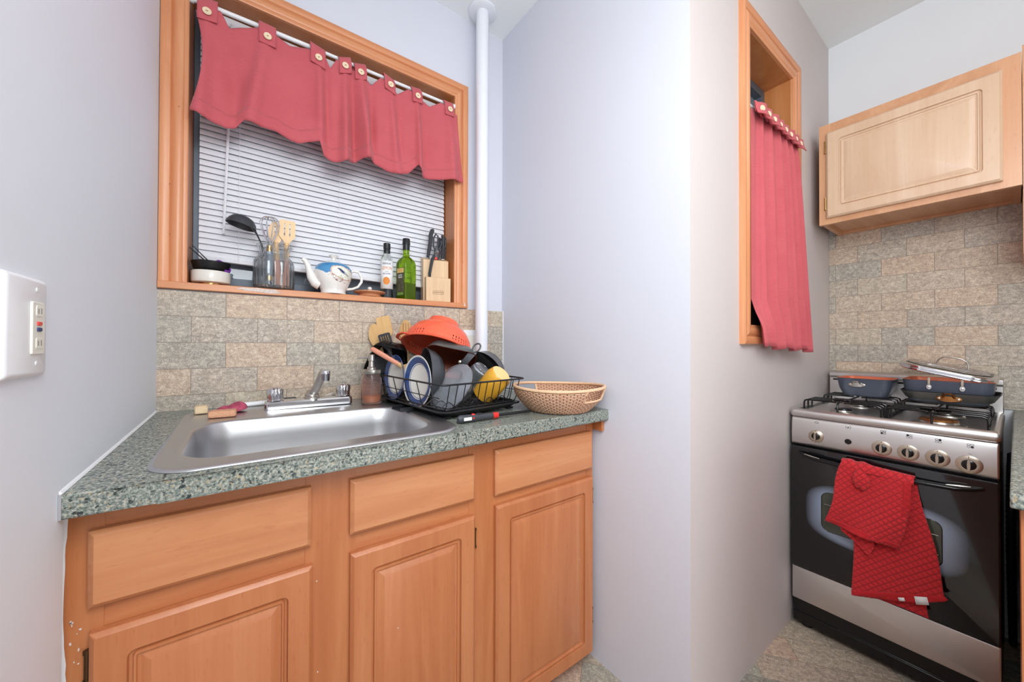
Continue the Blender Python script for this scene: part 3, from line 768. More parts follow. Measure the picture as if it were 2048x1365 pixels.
# ---------------------------------------------------------------- things on the window sill
SZ = WZ0+.0005
def lathe_thing(name, label, cat, loc, parts, rot=(0, 0, 0), seg=40, group=None):
    t = thing(name, label, cat, loc, rot, group)
    for pn, mat, prof in parts: MB().lathe(prof, seg).build(pn, mat, t)
    return t
lathe_thing('serving_dish', 'white marble dish with gold foot at the left end of the sill', 'dish', (-.1005, 1.533, SZ),
    [('foot', 'gold', [(.028, 0), (.030, .001), (.030, .008), (.0, .008)]), ('bowl', 'marble', [(.0, .0075), (.046, .0075), (.0495, .010), (.0505, .014), (.0505, .043), (.049, .045), (.047, .0425), (.046, .016), (.0, .014)])])
lathe_thing('bowl', 'small black bowl stacked on the white marble dish', 'bowl', (-.1005, 1.533, SZ+.0455),
    [('body', 'nonstick', [(.0, 0), (.040, 0), (.043, .002), (.0505, .026), (.0515, .0295), (.050, .030), (.0485, .027), (.040, .005), (.0, .004)])])
o = MB().lathe([(0, 0), (.010, .001), (.021, .006), (.026, .014), (.024, .020), (.022, .020), (.021, .014), (.012, .006), (0, .005)], 28).build('scoop', 'purple', loc=(-.080, 1.533, SZ+.056)); o.rotation_euler = (.5, .75, 0)
tag(o, 'purple plastic scoop lying in the small black bowl', 'scoop')
o = MB().lathe([(0, 0), (.008, .002), (.012, .009), (.008, .016), (0, .018)], 20).build('measuring_ball', 'magenta', loc=(-.113, 1.520, SZ+.058)); tag(o, 'small magenta ball in the black bowl beside the purple scoop', 'ball')
for a, c_, lb in (((-.158, 1.545, 1.4525), (-.092, 1.522, 1.385), 'black stick in the small bowl, the lower of two crossing sticks'), ((-.150, 1.575, 1.462), (-.085, 1.530, 1.384), 'black stick in the small bowl nearest the blind')):
    o = MB().tube([Vector(p)-Vector(a) for p in (a, c_)], [.0011, .0024], 8).build('hair_stick', 'black_plastic', loc=a); tag(o, lb, 'stick')
# ribbed glass jar
jx, jy = .0705, 1.5205
jar = thing('glass_jar', 'ribbed clear glass jar with ruffled rim holding cooking utensils', 'jar', (jx, jy, SZ))
rib = lambda a, z: (1+.022*math.cos(26*a)) if z < .128 else (1+.012*math.cos(26*a)+.05*max(0, (z-.142)/.012)*math.cos(9*a) if z > .142 else 1+.01*math.cos(26*a))
MB().lathe([(0, .0005), (.040, .0005), (.056, .002), (.0595, .010), (.0600, .060), (.0595, .090), (.057, .101), (.049, .111), (.044, .118), (.043, .126), (.045, .136), (.050, .148), (.0535, .153), (.051, .1545), (.0475, .147), (.0425, .135), (.0405, .126), (.0415, .117), (.0465, .109), (.0545, .099), (.057, .089), (.0575, .060), (.057, .012), (.050, .006), (0, .006)], 104, ruff=rib).build('jar_glass', 'ribbed_glass', jar)
# ladle
def ladle():
    t = thing('ladle', 'dark gray ladle leaning left out of the glass jar', 'ladle', (jx-.01, jy, SZ+.008))
    P = [(.004, .004, 0), (-.010, 0, .08), (-.028, 0, .150), (-.040, 0, .178), (-.0475, 0, .192), (-.054, 0, .203)]
    MB().tube(P, [.0045, .0045, .005, .0065, .009, .013], 12, flat=.45).build('handle', 'dark_plastic', t)
    b = MB(); b.X = Matrix.Translation((-.084, -.001, .199)) @ Matrix.Rotation(math.radians(14), 4, 'Y')
    prof = [(0, .036), (.016, .034), (.030, .027), (.039, .015), (.0435, .0), (.0415, .0), (.037, .014), (.028, .025), (.015, .032), (0, .034)]
    b.lathe(prof, 36); b.build('bowl', 'dark_plastic', t)
ladle()
wk = thing('whisk', 'wire whisk with blue-gray handle standing in the glass jar', 'whisk', (.0555, 1.487, SZ+.008))
MB().lathe([(0, .022), (.0085, .022), (.0085, .036), (.0, .036)], 20).build('lower_ferrule', 'gold', wk)
MB().lathe([(0, .0362), (.0088, .0362), (.0098, .060), (.0100, .095), (.0085, .118), (.0, .118)], 20).build('handle', 'blue_gray', wk)
MB().lathe([(0, .1182), (.0085, .1182), (.0085, .138), (.004, .142), (0, .142)], 20).build('upper_ferrule', 'gold', wk)
b = MB().tube([(.008*math.cos(a), 0, .012+.0105*math.sin(a)) for a in [i*PI/8 for i in range(16)]], .0011, 8, closed=True); b.build('hanging_ring', 'chrome', wk)
for k in range(5):
    a = PI*k/5; P = []
    for i in range(25):
        s_ = PI*i/24; rr = .0255*math.sin(s_)**.8*(1 if True else 0); z = .138+.098*(.5-.5*math.cos(s_)) if i <= 12 else .138+.098*(.5-.5*math.cos(s_))
    for i in range(25):
        q = -1+2*i/24; zz = .138+.096*(1-abs(q)**2.6); xr = .0255*math.sin(min(1, (1-abs(q))*1.15+.0)*PI/2)*1 if False else 0
        P.append(q)
    P2 = []
    for i in range(33):
        th = -PI/2+PI*i/32      # teardrop loop
        zz = math.cos(th)**.75 if abs(math.cos(th)) > 1e-6 else 0
        xr = math.sin(th)
        wd = .0265*(math.sin(PI*min(1, abs(th)/(PI/2)))**1) if False else 0
        P2.append((xr, zz))
    pts = []
    prof = [(.003, 0), (.008, .12), (.018, .38), (.026, .62), (.0285, .78), (.024, .92), (.013, .985), (0, 1.0)]
    full = [(-r, z) for r, z in prof]+[(r, z) for r, z in prof[::-1][1:]]
    for r, z in full: pts.append((r*math.cos(a), r*math.sin(a), .138+z*.098))
    MB().tube(pts, .0013, 6).build('wire_loop', 'chrome', wk)
def turner(name, label, loc, rz, lean, hw, hl, hz, slots, hmat='pink_wood', scale=1.0, mat='bamboo', spoon=False, X=None, total=.245, wrap=.10):
    """flat wooden tool in its x/z plane, head on top; slots are real holes"""
    t = thing(name, label, 'utensil' if not spoon else 'spoon', loc, X if X is not None else (lean[0], lean[1], rz))
    th = .0026
    b = MB(); b.rings([[(x*.0075, y*.0042, z) for x, y in [(math.cos(2*PI*i/12), math.sin(2*PI*i/12)) for i in range(12)]] for z in (wrap, hz+.004)])
    b.build('shaft', mat, t)
    if wrap > 0:
        MB().at((0, 0, 0)).prism([], 0, 0) if False else None
        b = MB(); b.rings([[(x*w_, y*.0056, z) for x, y in [(math.cos(2*PI*i/14), math.sin(2*PI*i/14)) for i in range(14)]] for z, w_ in ((0, .006), (.003, .0088), (.03, .0092), (wrap, .0082), (wrap+.002, .0070))])
        b.build('handle', hmat, t)
    # head with slots: vertical strips
    b = MB(); n = len(slots)
    xs = [-hw]
    for s0, s1 in slots: xs += [s0, s1]
    xs.append(hw)
    zlo, zhi = hz, hz+hl
    def halfw(z):
        q = (z-zlo)/(zhi-zlo)
        if spoon: return hw*max(.12, math.sin(PI*min(.98, .10+q*.88)))**.6
        return lerp(.0075, hw, sm(q/.35)) if q < .35 else (hw if q < .93 else hw-.006*((q-.93)/.07)**2)
    NZ = 28
    sl0, sl1 = zlo+hl*.30, zhi-hl*.14
    vs = []
    for i in range(len(xs)-1):
        is_slot = i % 2 == 1
        for j in range(NZ):
            za, zb_ = lerp(zlo, zhi, j/NZ), lerp(zlo, zhi, (j+1)/NZ)
            if is_slot and za >= sl0-1e-6 and zb_ <= sl1+1e-6: continue
            cl = lambda x, z: max(-halfw(z), min(halfw(z), x))
            p = [(cl(xs[i], za), za), (cl(xs[i+1], za), za), (cl(xs[i+1], zb_), zb_), (cl(xs[i], zb_), zb_)]
            if abs(p[0][0]-p[1][0])+abs(p[2][0]-p[3][0]) < 1e-5: continue
            b.add([(x, -th, z) for x, z in p]+[(x, th, z) for x, z in p], [(0, 1, 2, 3), (7, 6, 5, 4), (0, 4, 5, 1), (2, 6, 7, 3), (1, 5, 6, 2), (3, 7, 4, 0)])
    o = b.build('blade', mat, t)
    bm = bmesh.new(); bm.from_mesh(o.data); bmesh.ops.remove_doubles(bm, verts=bm.verts, dist=1e-6)
    seen = {}
    for f in bm.faces: seen.setdefault(tuple(round(q, 6) for q in f.calc_center_median()), []).append(f)
    bmesh.ops.delete(bm, geom=[f for l in seen.values() if len(l) > 1 for f in l], context='FACES_ONLY')
    bmesh.ops.recalc_face_normals(bm, faces=bm.faces); bm.to_mesh(o.data); bm.free()
    return t
turner('slotted_turner', 'bamboo slotted turner standing rightmost in the glass jar', (.1035, 1.506, SZ+.0075), 0, (0, .02), .0245, .082, .158, [(-.010, -.0065), (.006, .0095)], wrap=.098)
turner('wooden_spoon', 'bamboo spoon standing behind the whisk in the glass jar', (.0825, 1.512, SZ+.0075), 0, (0, -.05), .021, .072, .158, [(-.002, .002)], wrap=.098, spoon=True)

# teapot
tp = thing('teapot', 'white china teapot with blue band and painted bird on the sill', 'teapot', (.258, 1.512, SZ))
def teapot_mat():
    s = NT('teapot_glaze'); v = s.coord(); x = s.sep(v)
    n = s.noise(v, 30, 3)[0]; nz = s.math('MULTIPLY', s.math('SUBTRACT', n, 0.5), 0.035)
    sag = s.math('MULTIPLY', s.math('SINE', s.math('MULTIPLY', x[0], 62.0)), -.012)
    band = s.math('GREATER_THAN', s.math('ADD', s.math('ADD', x[2], nz), sag), .084)
    # oval panel on the front, turned a little to the right
    px = s.math('SUBTRACT', x[0], .022); pz = s.math('SUBTRACT', x[2], .0745)
    pzt = s.math('ADD', pz, s.math('MULTIPLY', px, .22))
    d = s.math('ADD', s.math('POWER', s.math('DIVIDE', px, .037), 2.0), s.math('POWER', s.math('DIVIDE', pzt, .0215), 2.0))
    front = s.math('LESS_THAN', x[1], 0.0)
    dd = s.math('ADD', d, s.math('MULTIPLY', nz, 9.0))
    inp = s.math('MULTIPLY', s.math('LESS_THAN', dd, 1.0), front)
    edge = s.math('MULTIPLY', s.math('MULTIPLY', s.math('LESS_THAN', dd, 1.32), s.math('GREATER_THAN', dd, 1.0)), front)
    c = s.mix(band, (243, 238, 232), s.mix(n, (36, 110, 176), (96, 170, 214)))
    top = s.math('GREATER_THAN', x[2], .1185)
    c = s.mix(top, c, (240, 238, 236))
    c = s.mix(edge, c, s.ramp(s.noise(v, 220, 2)[0], [(0.42, '#f0d8c6'), (0.55, '#b98a72')]))
    c = s.mix(inp, c, s.ramp(s.noise(v, 120, 2)[0], [(0.52, '#f1efe8'), (0.60, '#c9d0a0'), (0.66, '#f1efe8')]))
    # brown vines below the panel
    vn = s.noise(v, 75, 2, 0.5, 1.2)[0]
    line = s.math('LESS_THAN', s.math('ABSOLUTE', s.math('SUBTRACT', vn, 0.5)), .022)
    reg = s.math('MULTIPLY', s.math('MULTIPLY', s.math('GREATER_THAN', dd, 1.0), s.math('LESS_THAN', d, 2.9)), s.math('LESS_THAN', pzt, -.008))
    c = s.mix(s.math('MULTIPLY', s.math('MULTIPLY', line, reg), front), c, (126, 66, 48))
    s.b.inputs['Coat Weight'].default_value = 0.5
    return s.out(c, 0.15)
M['teapot'] = teapot_mat()
MB().lathe([(0, 0), (.043, 0), (.044, .003), (.042, .009), (.045, .018), (.053, .034), (.062, .055), (.0655, .074), (.0635, .092), (.055, .106), (.040, .114), (.026, .117), (0, .118)], 64).build('body', 'teapot', tp)
b = MB().tube([(-.046, 0, .034), (-.060, 0, .040), (-.073, 0, .057), (-.079, 0, .076), (-.085, 0, .099), (-.094, 0, .116), (-.103, 0, .121)], [.0225, .0205, .016, .0125, .0100, .0085, .0070], 16); b.build('spout', 'ceramic', tp)
b = MB().tube([(.052, 0, .084), (.070, 0, .096), (.090, 0, .094), (.101, 0, .076), (.101, 0, .056), (.088, 0, .036), (.068, 0, .026), (.046, 0, .022)], [.0062, .0052, .0050, .0052, .0052, .0048, .0045, .005], 12); b.build('handle', 'ceramic', tp)
ld = MB().lathe([(.030, .116), (.031, .119), (.022, .124), (.012, .126), (.0095, .129), (0, .130)], 32).build('lid', 'ceramic', tp)
MB().lathe([(0, .1295), (.007, .1295), (.0065, .135), (.013, .142), (.0165, .146), (.012, .1485), (0, .149)], 20, ruff=lambda a, z: 1+.06*math.cos(8*a)).build('knob', 'ceramic', ld)
# little painted bird following the pot wall
def on_pot(x, z, off=.0006):
    r = pl([(0, .044), (.009, .042), (.018, .045), (.034, .053), (.055, .062), (.074, .0655), (.092, .0635), (.106, .055)], z)+off
    return (x, -math.sqrt(max(1e-6, r*r-x*x)), z)
bird = [(.002, .088), (.006, .0905), (.012, .089), (.021, .0835), (.030, .077), (.039, .070), (.0465, .0625), (.040, .0665), (.033, .069), (.027, .071), (.020, .0735), (.013, .0795), (.008, .0855)]
cx_, cz_ = .021, .079
vs = [on_pot(cx_, cz_, .0012)]+[on_pot(x, z, .0010) for x, z in bird]
MB().add(vs, [(0, i+1, (i+1) % len(bird)+1) for i in range(len(bird))]).build('painted_bird', 'ink_blue', tp)
# wooden lid with clear knob
wl = thing('jar_lid', 'round wooden jar lid with small knob lying beside the teapot', 'lid', (.3915, 1.516, SZ))
MB().lathe([(0, 0), (.042, 0), (.044, .003), (.0425, .006), (.0395, .0075), (.041, .011), (.056, .0155), (.0595, .018), (.059, .0205), (.050, .0225), (0, .024)], 48).build('disc', 'lidwood', wl)
MB().lathe([(0, .0236), (.006, .024), (.0045, .028), (.0085, .033), (.0085, .037), (.004, .041), (0, .0415)], 20).build('knob', 'ceramic', wl)
# bottles
bo = thing('bottle', 'clear glass bottle with white lemon label and black cap', 'bottle', (.4605, 1.522, SZ), (0, 0, math.radians(-17)))
MB().lathe([(0, 0), (.022, 0), (.0238, .003), (.0238, .158), (.0215, .168), (.0145, .177), (.0128, .184), (.0125, .205), (0, .206)], 32).build('glass_body', 'glass', bo)
MB().lathe([(0, .186), (.0132, .186), (.0132, .204), (.0145, .206), (.0145, .211), (.0138, .213), (.0142, .226), (.012, .228), (0, .228)], 28).build('cap', 'black_plastic', bo)
MB().grid(lambda u, v: (.0244*math.sin(lerp(-1.5, 1.5, u)), -.0244*math.cos(lerp(-1.5, 1.5, u)), lerp(.038, .152, v)), 24, 1).build('label', 'paper', bo, solid=.0002)
def wrap_text(body, size, z, mat, r, parent, sx=1.0, depth=.0002):
    o = text('lettering', body, size, Matrix.Identity(4), mat, parent, depth, sx)
    for v_ in o.data.vertices:
        x, y, d_ = v_.co; rr = r+.0002+d_
        v_.co = (rr*math.sin(x/r), -rr*math.cos(x/r), z+y)
    return o
wrap_text('PREMIUM', .0105, .1400, 'ink_blue', .0246, bo, .75)
wrap_text('LEMON', .0185, .1215, 'ink_orange', .0246, bo, .72)
wrap_text('WHITE', .0045, .1080, 'ink_black', .0246, bo)
wrap_text('BALSAMIC', .0100, .0990, 'ink_blue', .0246, bo, .68)
o = MB().grid(lambda u, v: ((.0249)*math.sin((.0002+u*.0135)*math.cos(v*2*PI)/.0249-.05), -(.0249)*math.cos((.0002+u*.0135)*math.cos(v*2*PI)/.0249-.05), .070+(.0002+u*.0155)*math.sin(v*2*PI)), 6, 24).build('fruit_print', 'ink_orange', bo)
gb = thing('bottle', 'square green glass oil bottle with dark label and black neck', 'bottle', (.543, 1.525, SZ), (0, 0, math.radians(22)))
def sq(h, z, r): return [(x, y, z) for x, y in rrect(-h, -h, h, h, r, 5)]
MB().rings([sq(.029, 0, .006), sq(.0305, .003, .007), sq(.0305, .150, .007), sq(.0285, .164, .010), sq(.0215, .176, .0115), sq(.0145, .184, .0138), sq(.0135, .190, .0134), sq(.0128, .215, .0127)]).build('glass_body', 'green_glass', gb, angle=50)
MB().rings([sq(.0288, .002, .005), sq(.0288, .070, .005)], smooth=False).build('oil', 'oil', gb, angle=50)
MB().lathe([(0, .214), (.0145, .214), (.0145, .236), (.0165, .238), (.0165, .2445), (.0155, .246), (.0155, .260), (.014, .262), (0, .262)], 28).build('cap', 'black_plastic', gb)
lab = Matrix((( 0, 0, -1), (-1, 0, 0), (0, 1, 0))).to_4x4()   # label plane on the -x side
L = MB().box((-.0312, -.022, .016), (-.0306, .022, .133)).build('label', 'label_dark', gb)
MB().box((-.0316, -.020, .112), (-.0311, .020, .131)).build('label_top', 'label_cream', L)
MB().box((-.0316, -.018, .019), (-.0311, .018, .029)).build('label_foot', 'ink_green', L)
T = lambda y, z: Matrix.Translation((-.0317, y, z)) @ lab
text('lettering', 'OLIVE', .0095, T(0, .122), 'ink_orange', L, .0002, .9)
text('lettering', 'EXTRA\nVIRGIN', .0085, T(0, .097), 'paper', L, .0002, .9)
# knife block
kb = thing('knife_block', 'pale wooden knife block full of dark-handled knives on the sill', 'knife block', (.683, 1.5300, SZ), (0, 0, math.radians(-9)))
def side_prism(prof, x0_, x1_, name, mat, parent, bev=.0015):
    b = MB(); b.rings([[(x0_, y, z) for y, z in prof], [(x1_, y, z) for y, z in prof]], smooth=False); return b.build(name, mat, parent, bevel=bev)
side_prism([(-.037, 0), (-.006, 0), (-.006, .110), (-.037, .106)], -.054, .056, 'front_step', 'block', kb)
side_prism([(-.0055, 0), (.045, 0), (.046, .208), (-.0015, .190)], -.059, .056, 'main_body', 'block', kb)
text('lettering', 'HARDWOOD', .0070, Matrix.Translation((0, -.0374, .040)) @ Matrix(((1, 0, 0), (0, 0, -1), (0, 1, 0))).to_4x4(), 'ink_brown', kb, .0002)
pts = [(x, -.0374, z) for x, z in rrect(-.0245, .0325, .0245, .0475, .0074, 6)]
MB().tube(pts, .0005, 5, closed=True).build('oval_mark', 'ink_brown', kb)
KB = MATX[kb.name]
def knife(label, lx_, ly, lz, pts, w_, grp='knives in the block'):
    X = KB @ Matrix.Translation((lx_, ly, lz))
    t = thing('knife', label, 'knife', X.to_translation(), (0, 0, math.radians(-9)), grp)
    n = len(pts); MB().tube(pts, [q*1.25 for q in w_], 14, flat=.6).build('handle', 'dark_plastic', t)
    MB().cyl((pts[0][0], pts[0][1], pts[0][2]-.003), (pts[0][0], pts[0][1], pts[0][2]+.002), .0068, seg=12).build('bolster', 'dull_chrome', t)
    return t
knife('largest dark-handled knife in the block, standing at its left', -.034, .018, .201, [(0, 0, 0), (.004, -.002, .03), (.010, -.003, .07), (.012, -.004, .105), (.018, -.006, .125), (.024, -.007, .130)], [.008, .0105, .0115, .0125, .0130, .006])
knife('small dark-handled knife hanging in the front slot of the block', -.034, -.0155, .104, [(0, -.004, 0), (-.001, -.006, .02), (.004, -.006, .05), (.010, -.006, .082), (.018, -.007, .099), (.023, -.008, .101)], [.0065, .0085, .0085, .0095, .0085, .004])
knife('dark-handled knife at the right rear of the block', .042, .026, .204, [(0, 0, 0), (.002, 0, .03), (.004, .001, .07), (.004, .001, .097), (.000, .001, .105)], [.007, .009, .010, .010, .004])
knife('dark-handled knife beside the right rear one in the block', .031, .014, .200, [(0, 0, 0), (.002, 0, .03), (.004, .001, .07), (.004, .001, .100), (-.002, .001, .112)], [.007, .009, .009, .010, .005])
knife('dark-handled knife standing behind the scissors', .010, .030, .205, [(0, 0, 0), (.004, 0, .03), (.010, .001, .065), (.014, .001, .090), (.012, .001, .098)], [.007, .008, .009, .010, .005])
X = KB @ Matrix.Translation((.004, .010, .196))
scs = thing('kitchen_scissors', 'dark scissors with looped handles stuck in the knife block', 'scissors', X.to_translation(), (0, 0, math.radians(-9)))
MB().tube([(-.006, 0, .038), (-.014, 0, .060), (-.014, 0, .095), (-.004, 0, .116), (.006, 0, .108), (.006, 0, .075), (.003, 0, .055)], .0038, 10, closed=True).build('handle_loop', 'dark_plastic', scs)
MB().tube([(.004, .002, .030), (.014, .002, .052), (.024, .002, .078), (.032, .002, .096), (.042, .002, .094), (.042, .002, .070), (.032, .002, .046), (.016, .002, .028)], .0038, 10, closed=True).build('handle_loop', 'dark_plastic', scs)
b = MB(); b.rings([[(x*w_+.002, y*.004, z) for x, y in [(math.cos(2*PI*i/16), math.sin(2*PI*i/16)) for i in range(16)]] for z, w_ in ((0, .008), (.012, .012), (.03, .015), (.048, .010), (.06, .004))]); b.build('shank', 'dark_plastic', scs)
b = MB().at((.002, -.0045, .032), rx=PI/2); b.lathe([(0, 0), (.0095, 0), (.0085, .0012), (0, .0014)], 24); b.build('pivot', 'chrome', scs)
MB().at((-.004, -.006, .004), rx=PI/2).lathe([(0, -.003), (.007, -.003), (.006, .002), (0, .003)], 18).build('release_tab', 'red_plastic', scs)
# wear on the old casing: paint smears, plaster patch, nail head
def blob(name, mat, cx, cz, rx, rz, y, seed, parent=None, n=26, th=.0006):
    random.seed(seed); P = []
    for i in range(n):
        a = 2*PI*i/n; k = random.uniform(.55, 1.0); P.append((cx+rx*k*math.cos(a), cz+rz*k*math.sin(a)))
    b = MB(); b.rings([[(x, y, z) for x, z in P], [(x, y-th, z) for x, z in P]], smooth=False)
    o = b.build(name, mat, parent, world=parent is not None); return o
W1 = bpy.data.objects['window_1']
M['smear'] = plain('smear', (232, 214, 204), 0.7, vary=0.25, scale=240)
blob('paint_smear', 'smear', .030, WZ0-.008, .075, .0075, 1.4769, 3, W1)
blob('paint_smear', 'smear', .055, WZ0-.013, .05, .004, 1.4762, 9, W1)
blob('paint_chip', 'smear', .800, WZ0-.006, .006, .010, 1.4769, 4, W1)
blob('nail_head', 'white_plastic', -.181, 1.4075, .0042, .0042, 1.4828, 5, W1)
for k, (x, z) in enumerate(((-.195, 1.62), (-.176, 1.86), (.792, 1.52), (.788, 1.74), (-.193, 1.47))): blob('nail_hole', 'ink_brown', x, z, .0015, .0015, 1.4800, 20+k, W1, 10)
blob('filler_patch', 'smear', .8125, 1.37, .005, .022, 1.4990, 14, W1)
blob('filler_patch', 'smear', .8120, 1.46, .004, .014, 1.4990, 15, W1)
# worn paint at the left edge of the base cabinet
random.seed(31); b = MB(); rs = []
for k in range(60):
    z = lerp(.002, .872, k/59); wv = .0035+random.uniform(0, .003)+.003*math.sin(k*.35)
    wv = max(.0004, wv*.7); rs.append([(-.2455, .9047, z), (-.2420+wv, .9047, z), (-.2420+wv, .9040, z), (-.2455, .9040, z)])
struct(b.rings(rs, smooth=False).build('trim_5', 'white_plastic'))
CB = bpy.data.objects['base_cabinet']
random.seed(77)
for k in range(9):
    blob('paint_chip', 'smear', random.uniform(-.234, -.220), random.uniform(.61, .70), random.uniform(.0008, .003), random.uniform(.001, .004), .9046, 60+k, CB, 12)
for k, (x, z) in enumerate(((.128, .42), (.135, .30), (.30, .45), (.85, .60), (.93, .40), (.125, .62), (-.08, .655))):
    blob('scuff_mark', 'smear', x, z, .0016, .0022, .9046 if x < .19 else .8858, 80+k, CB, 10)
# ---------------------------------------------------------------- dish rack on its tray
RA = math.radians(8)
RX = Matrix.Translation((.452, .968, .9195)) @ Matrix.Rotation(RA, 4, 'Z')
rk = thing('dish_rack', 'black wire dish rack standing in a black tray beside the sink', 'dish rack', (.452, .968, .9195), (math.radians(.9), 0, RA))
RWD, RLN = .330, .440
def rr_ring(ins, z, r=.03): return [(x, y, z) for x, y in rrect(ins, ins, RWD-ins, RLN-ins, r, 6)]
b = MB(); b.rings([rr_ring(.028, .004, .02), rr_ring(.024, .0045, .022), rr_ring(.010, .017, .028), rr_ring(.000, .0185, .03), rr_ring(-.003, .0215, .032), rr_ring(.000, .024, .03), rr_ring(.007, .0235, .028), rr_ring(.014, .019, .024), rr_ring(.028, .008, .018), rr_ring(.032, .0075, .016)], cap0=True, cap1=True)
tray = b.build('drip_tray', 'black_plastic', rk, angle=50)
for x, y in ((.035, .035), (.295, .035), (.035, .405), (.295, .405)): MB().box((x-.012, y-.010, -.0015), (x+.012, y+.010, .0045)).build('foot', 'black_plastic', rk)
MB().rings([[(x, .175, z), (x, .265, z)] for x, z in []], closed=False) if False else None
b = MB().box((-.034, .185, .0035), (.012, .245, .0065)); b.box((-.034, .182, .0035), (.010, .187, .016)); b.box((-.034, .243, .0035), (.010, .248, .016)); b.build('drain_lip', 'black_plastic', rk)
wr = .0016
base = [(x, y, .026) for x, y in rrect(.018, .018, RWD-.018, RLN-.018, .02, 5)]
MB().tube(base, .0024, 8, closed=True).build('base_rim', 'black_plastic', rk)
top = [(x, y, .104+.003*math.sin(y*7)) for x, y in rrect(-.006, -.006, RWD+.006, RLN+.006, .018, 5)]
MB().tube(top, .0029, 10, closed=True).build('top_rim', 'black_plastic', rk)
mid = [(x, y, .062) for x, y in rrect(.006, .006, RWD-.006, RLN-.006, .02, 5)]
MB().tube([mid[i] for i in range(5, 13)], .0015, 6).build('side_rail', 'black_plastic', rk)
MB().tube([mid[i] for i in list(range(18, 24))+[0]], .0015, 6).build('side_rail', 'black_plastic', rk)
nf = 11
for i in range(nf):
    x = lerp(.022, RWD-.022, i/(nf-1))
    for y0_, y1_, y2_ in ((.030, .012, -.005), (RLN-.030, RLN-.012, RLN+.005)):
        MB().tube([(x, lerp(y0_, RLN/2, .5), .022), (x, y0_, .0225), (x, (y0_+y1_)/2, .026), (x, y1_, .038), (x, y2_, .104)], wr, 6).build('wire', 'black_plastic', rk)
for k in range(5):
    y = lerp(.06, RLN-.06, k/4)
    for x0_, x1_, x2_ in ((.030, .012, -.005), (RWD-.030, RWD-.012, RWD+.005)):
        MB().tube([(RWD/2, y, .0205), (x0_, y, .0205), ((x0_+x1_)/2, y, .026), (x1_, y, .038), (x2_, y, .104)], wr, 6).build('wire', 'black_plastic', rk)
for k in range(9):     # plate loops standing on the base
    y = lerp(.05, RLN-.05, k/8); P = []
    for j in range(41):
        t_ = j/40; P.append((lerp(.026, RWD-.026, t_), y, .026+.016*abs(math.sin(t_*PI*5))**1.5))
    MB().tube(P, .0014, 6).build('plate_loop', 'black_plastic', rk)

def TM(loc, zdir, xhint=(0, 0, 1)): return Matrix.Translation(loc) @ frame_to(zdir, xhint)
def thingM(name, label, cat, X, group=None):
    return thing(name, label, cat, X.to_translation(), X.to_3x3().to_4x4(), group)
def plate_mat():
    s = NT('blue_rim_plate'); v = s.coord(); x = s.sep(v)
    r = s.math('SQRT', s.math('ADD', s.math('MULTIPLY', x[0], x[0]), s.math('MULTIPLY', x[1], x[1])))
    def band(a, b_): return s.math('MULTIPLY', s.math('GREATER_THAN', r, a), s.math('LESS_THAN', r, b_))
    n = s.noise(v, 35, 3)[0]
    c = s.mix(s.math('MULTIPLY', band(.060, .0805), s.math('GREATER_THAN', x[2], .004)), (236, 233, 226), s.mix(n, (36, 58, 112), (66, 94, 148)))
    c = s.mix(s.math('MULTIPLY', band(.0555, .0575), 1.0), c, (70, 84, 130))
    c = s.mix(band(.0825, .0832), c, (120, 134, 170))
    s.b.inputs['Coat Weight'].default_value = 0.4
    return s.out(c, 0.2)
M['plate'] = plate_mat()
def plate(label, loc, n, k=1.0):
    X = TM(loc, n); t = thingM('dinner_plate', label, 'plate', X, 'blue-rimmed plates in the dish rack')
    MB().lathe([(a_*k, b_) for a_, b_ in [(0, -.002), (.046, -.002), (.049, -.004), (.051, -.002), (.058, .002), (.074, .006), (.0852, .0105), (.0865, .0115), (.0855, .0125), (.074, .009), (.060, .005), (.052, .002), (0, .0015)]], 72).build('plate_body', 'plate', t)
    return t
plate('blue-rimmed white plate standing at the front left of the dish rack', (.462, 1.162, 1.0185), (-.975, -.16, .05))
plate('blue-rimmed white plate standing further back in the dish rack', (.436, 1.312, 1.0235), (-.975, -.12, .06), .92)
X = TM((.498, 1.205, 1.038), (-.98, .14, .03)); t = thingM('cooking_bowl', 'large black bowl standing on edge behind the front plate', 'bowl', X)
MB().lathe([(0, -.060), (.040, -.060), (.062, -.050), (.080, -.030), (.090, -.006), (.093, 0), (.0905, .0005), (.087, -.006), (.077, -.029), (.060, -.047), (.038, -.056), (0, -.056)], 64).build('bowl_body', 'pan_gray', t)
X = TM((.536, 1.098, 1.006), (-.80, -.14, .56)); t = thingM('pot_lid', 'cloudy translucent plastic lid leaning in the front of the rack', 'lid', X)
MB().lathe([(0, .000), (.055, .0005), (.060, .002), (.066, .002), (.070, -.001), (.082, -.005), (.088, -.010), (.0895, -.0125), (.0880, -.0125), (.082, -.0075), (.070, -.0035), (.055, -.0015), (0, -.002)], 64).build('lid_body', 'clear_plastic', t)
MB().lathe([(.086, -.0135), (.0905, -.0135), (.0905, -.009), (.088, -.0085)], 64).build('lid_rim', 'clear_plastic', t)
def axis_thing(name, label, cat, base_, mouth):
    d = Vector(mouth)-Vector(base_); X = TM(base_, d, (1, 0, 0)); return thingM(name, label, cat, X), d.length
t, L_ = axis_thing('drinking_glass', 'ribbed glass tumbler upside down between the lid and the yellow mug', 'glass', (.662, 1.090, 1.060), (.618, 1.166, .965))
pr = [(0, 0), (.024, 0), (.029, .002), (.031, .006)]+[(.0335+.0012*(k % 2), .012+k*.007) for k in range(11)]+[(.036, .100), (.0372, L_), (.0352, L_), (.0335, .10), (.030, .012), (.024, .008), (0, .008)]
MB().lathe(pr, 48).build('glass_body', 'ribbed_glass', t)
MB().tube([(.026*math.cos(a), .026*math.sin(a), -.0004) for a in [i*PI/16 for i in range(32)]], .0014, 6, closed=True).build('base_ring', 'ribbed_glass', t)
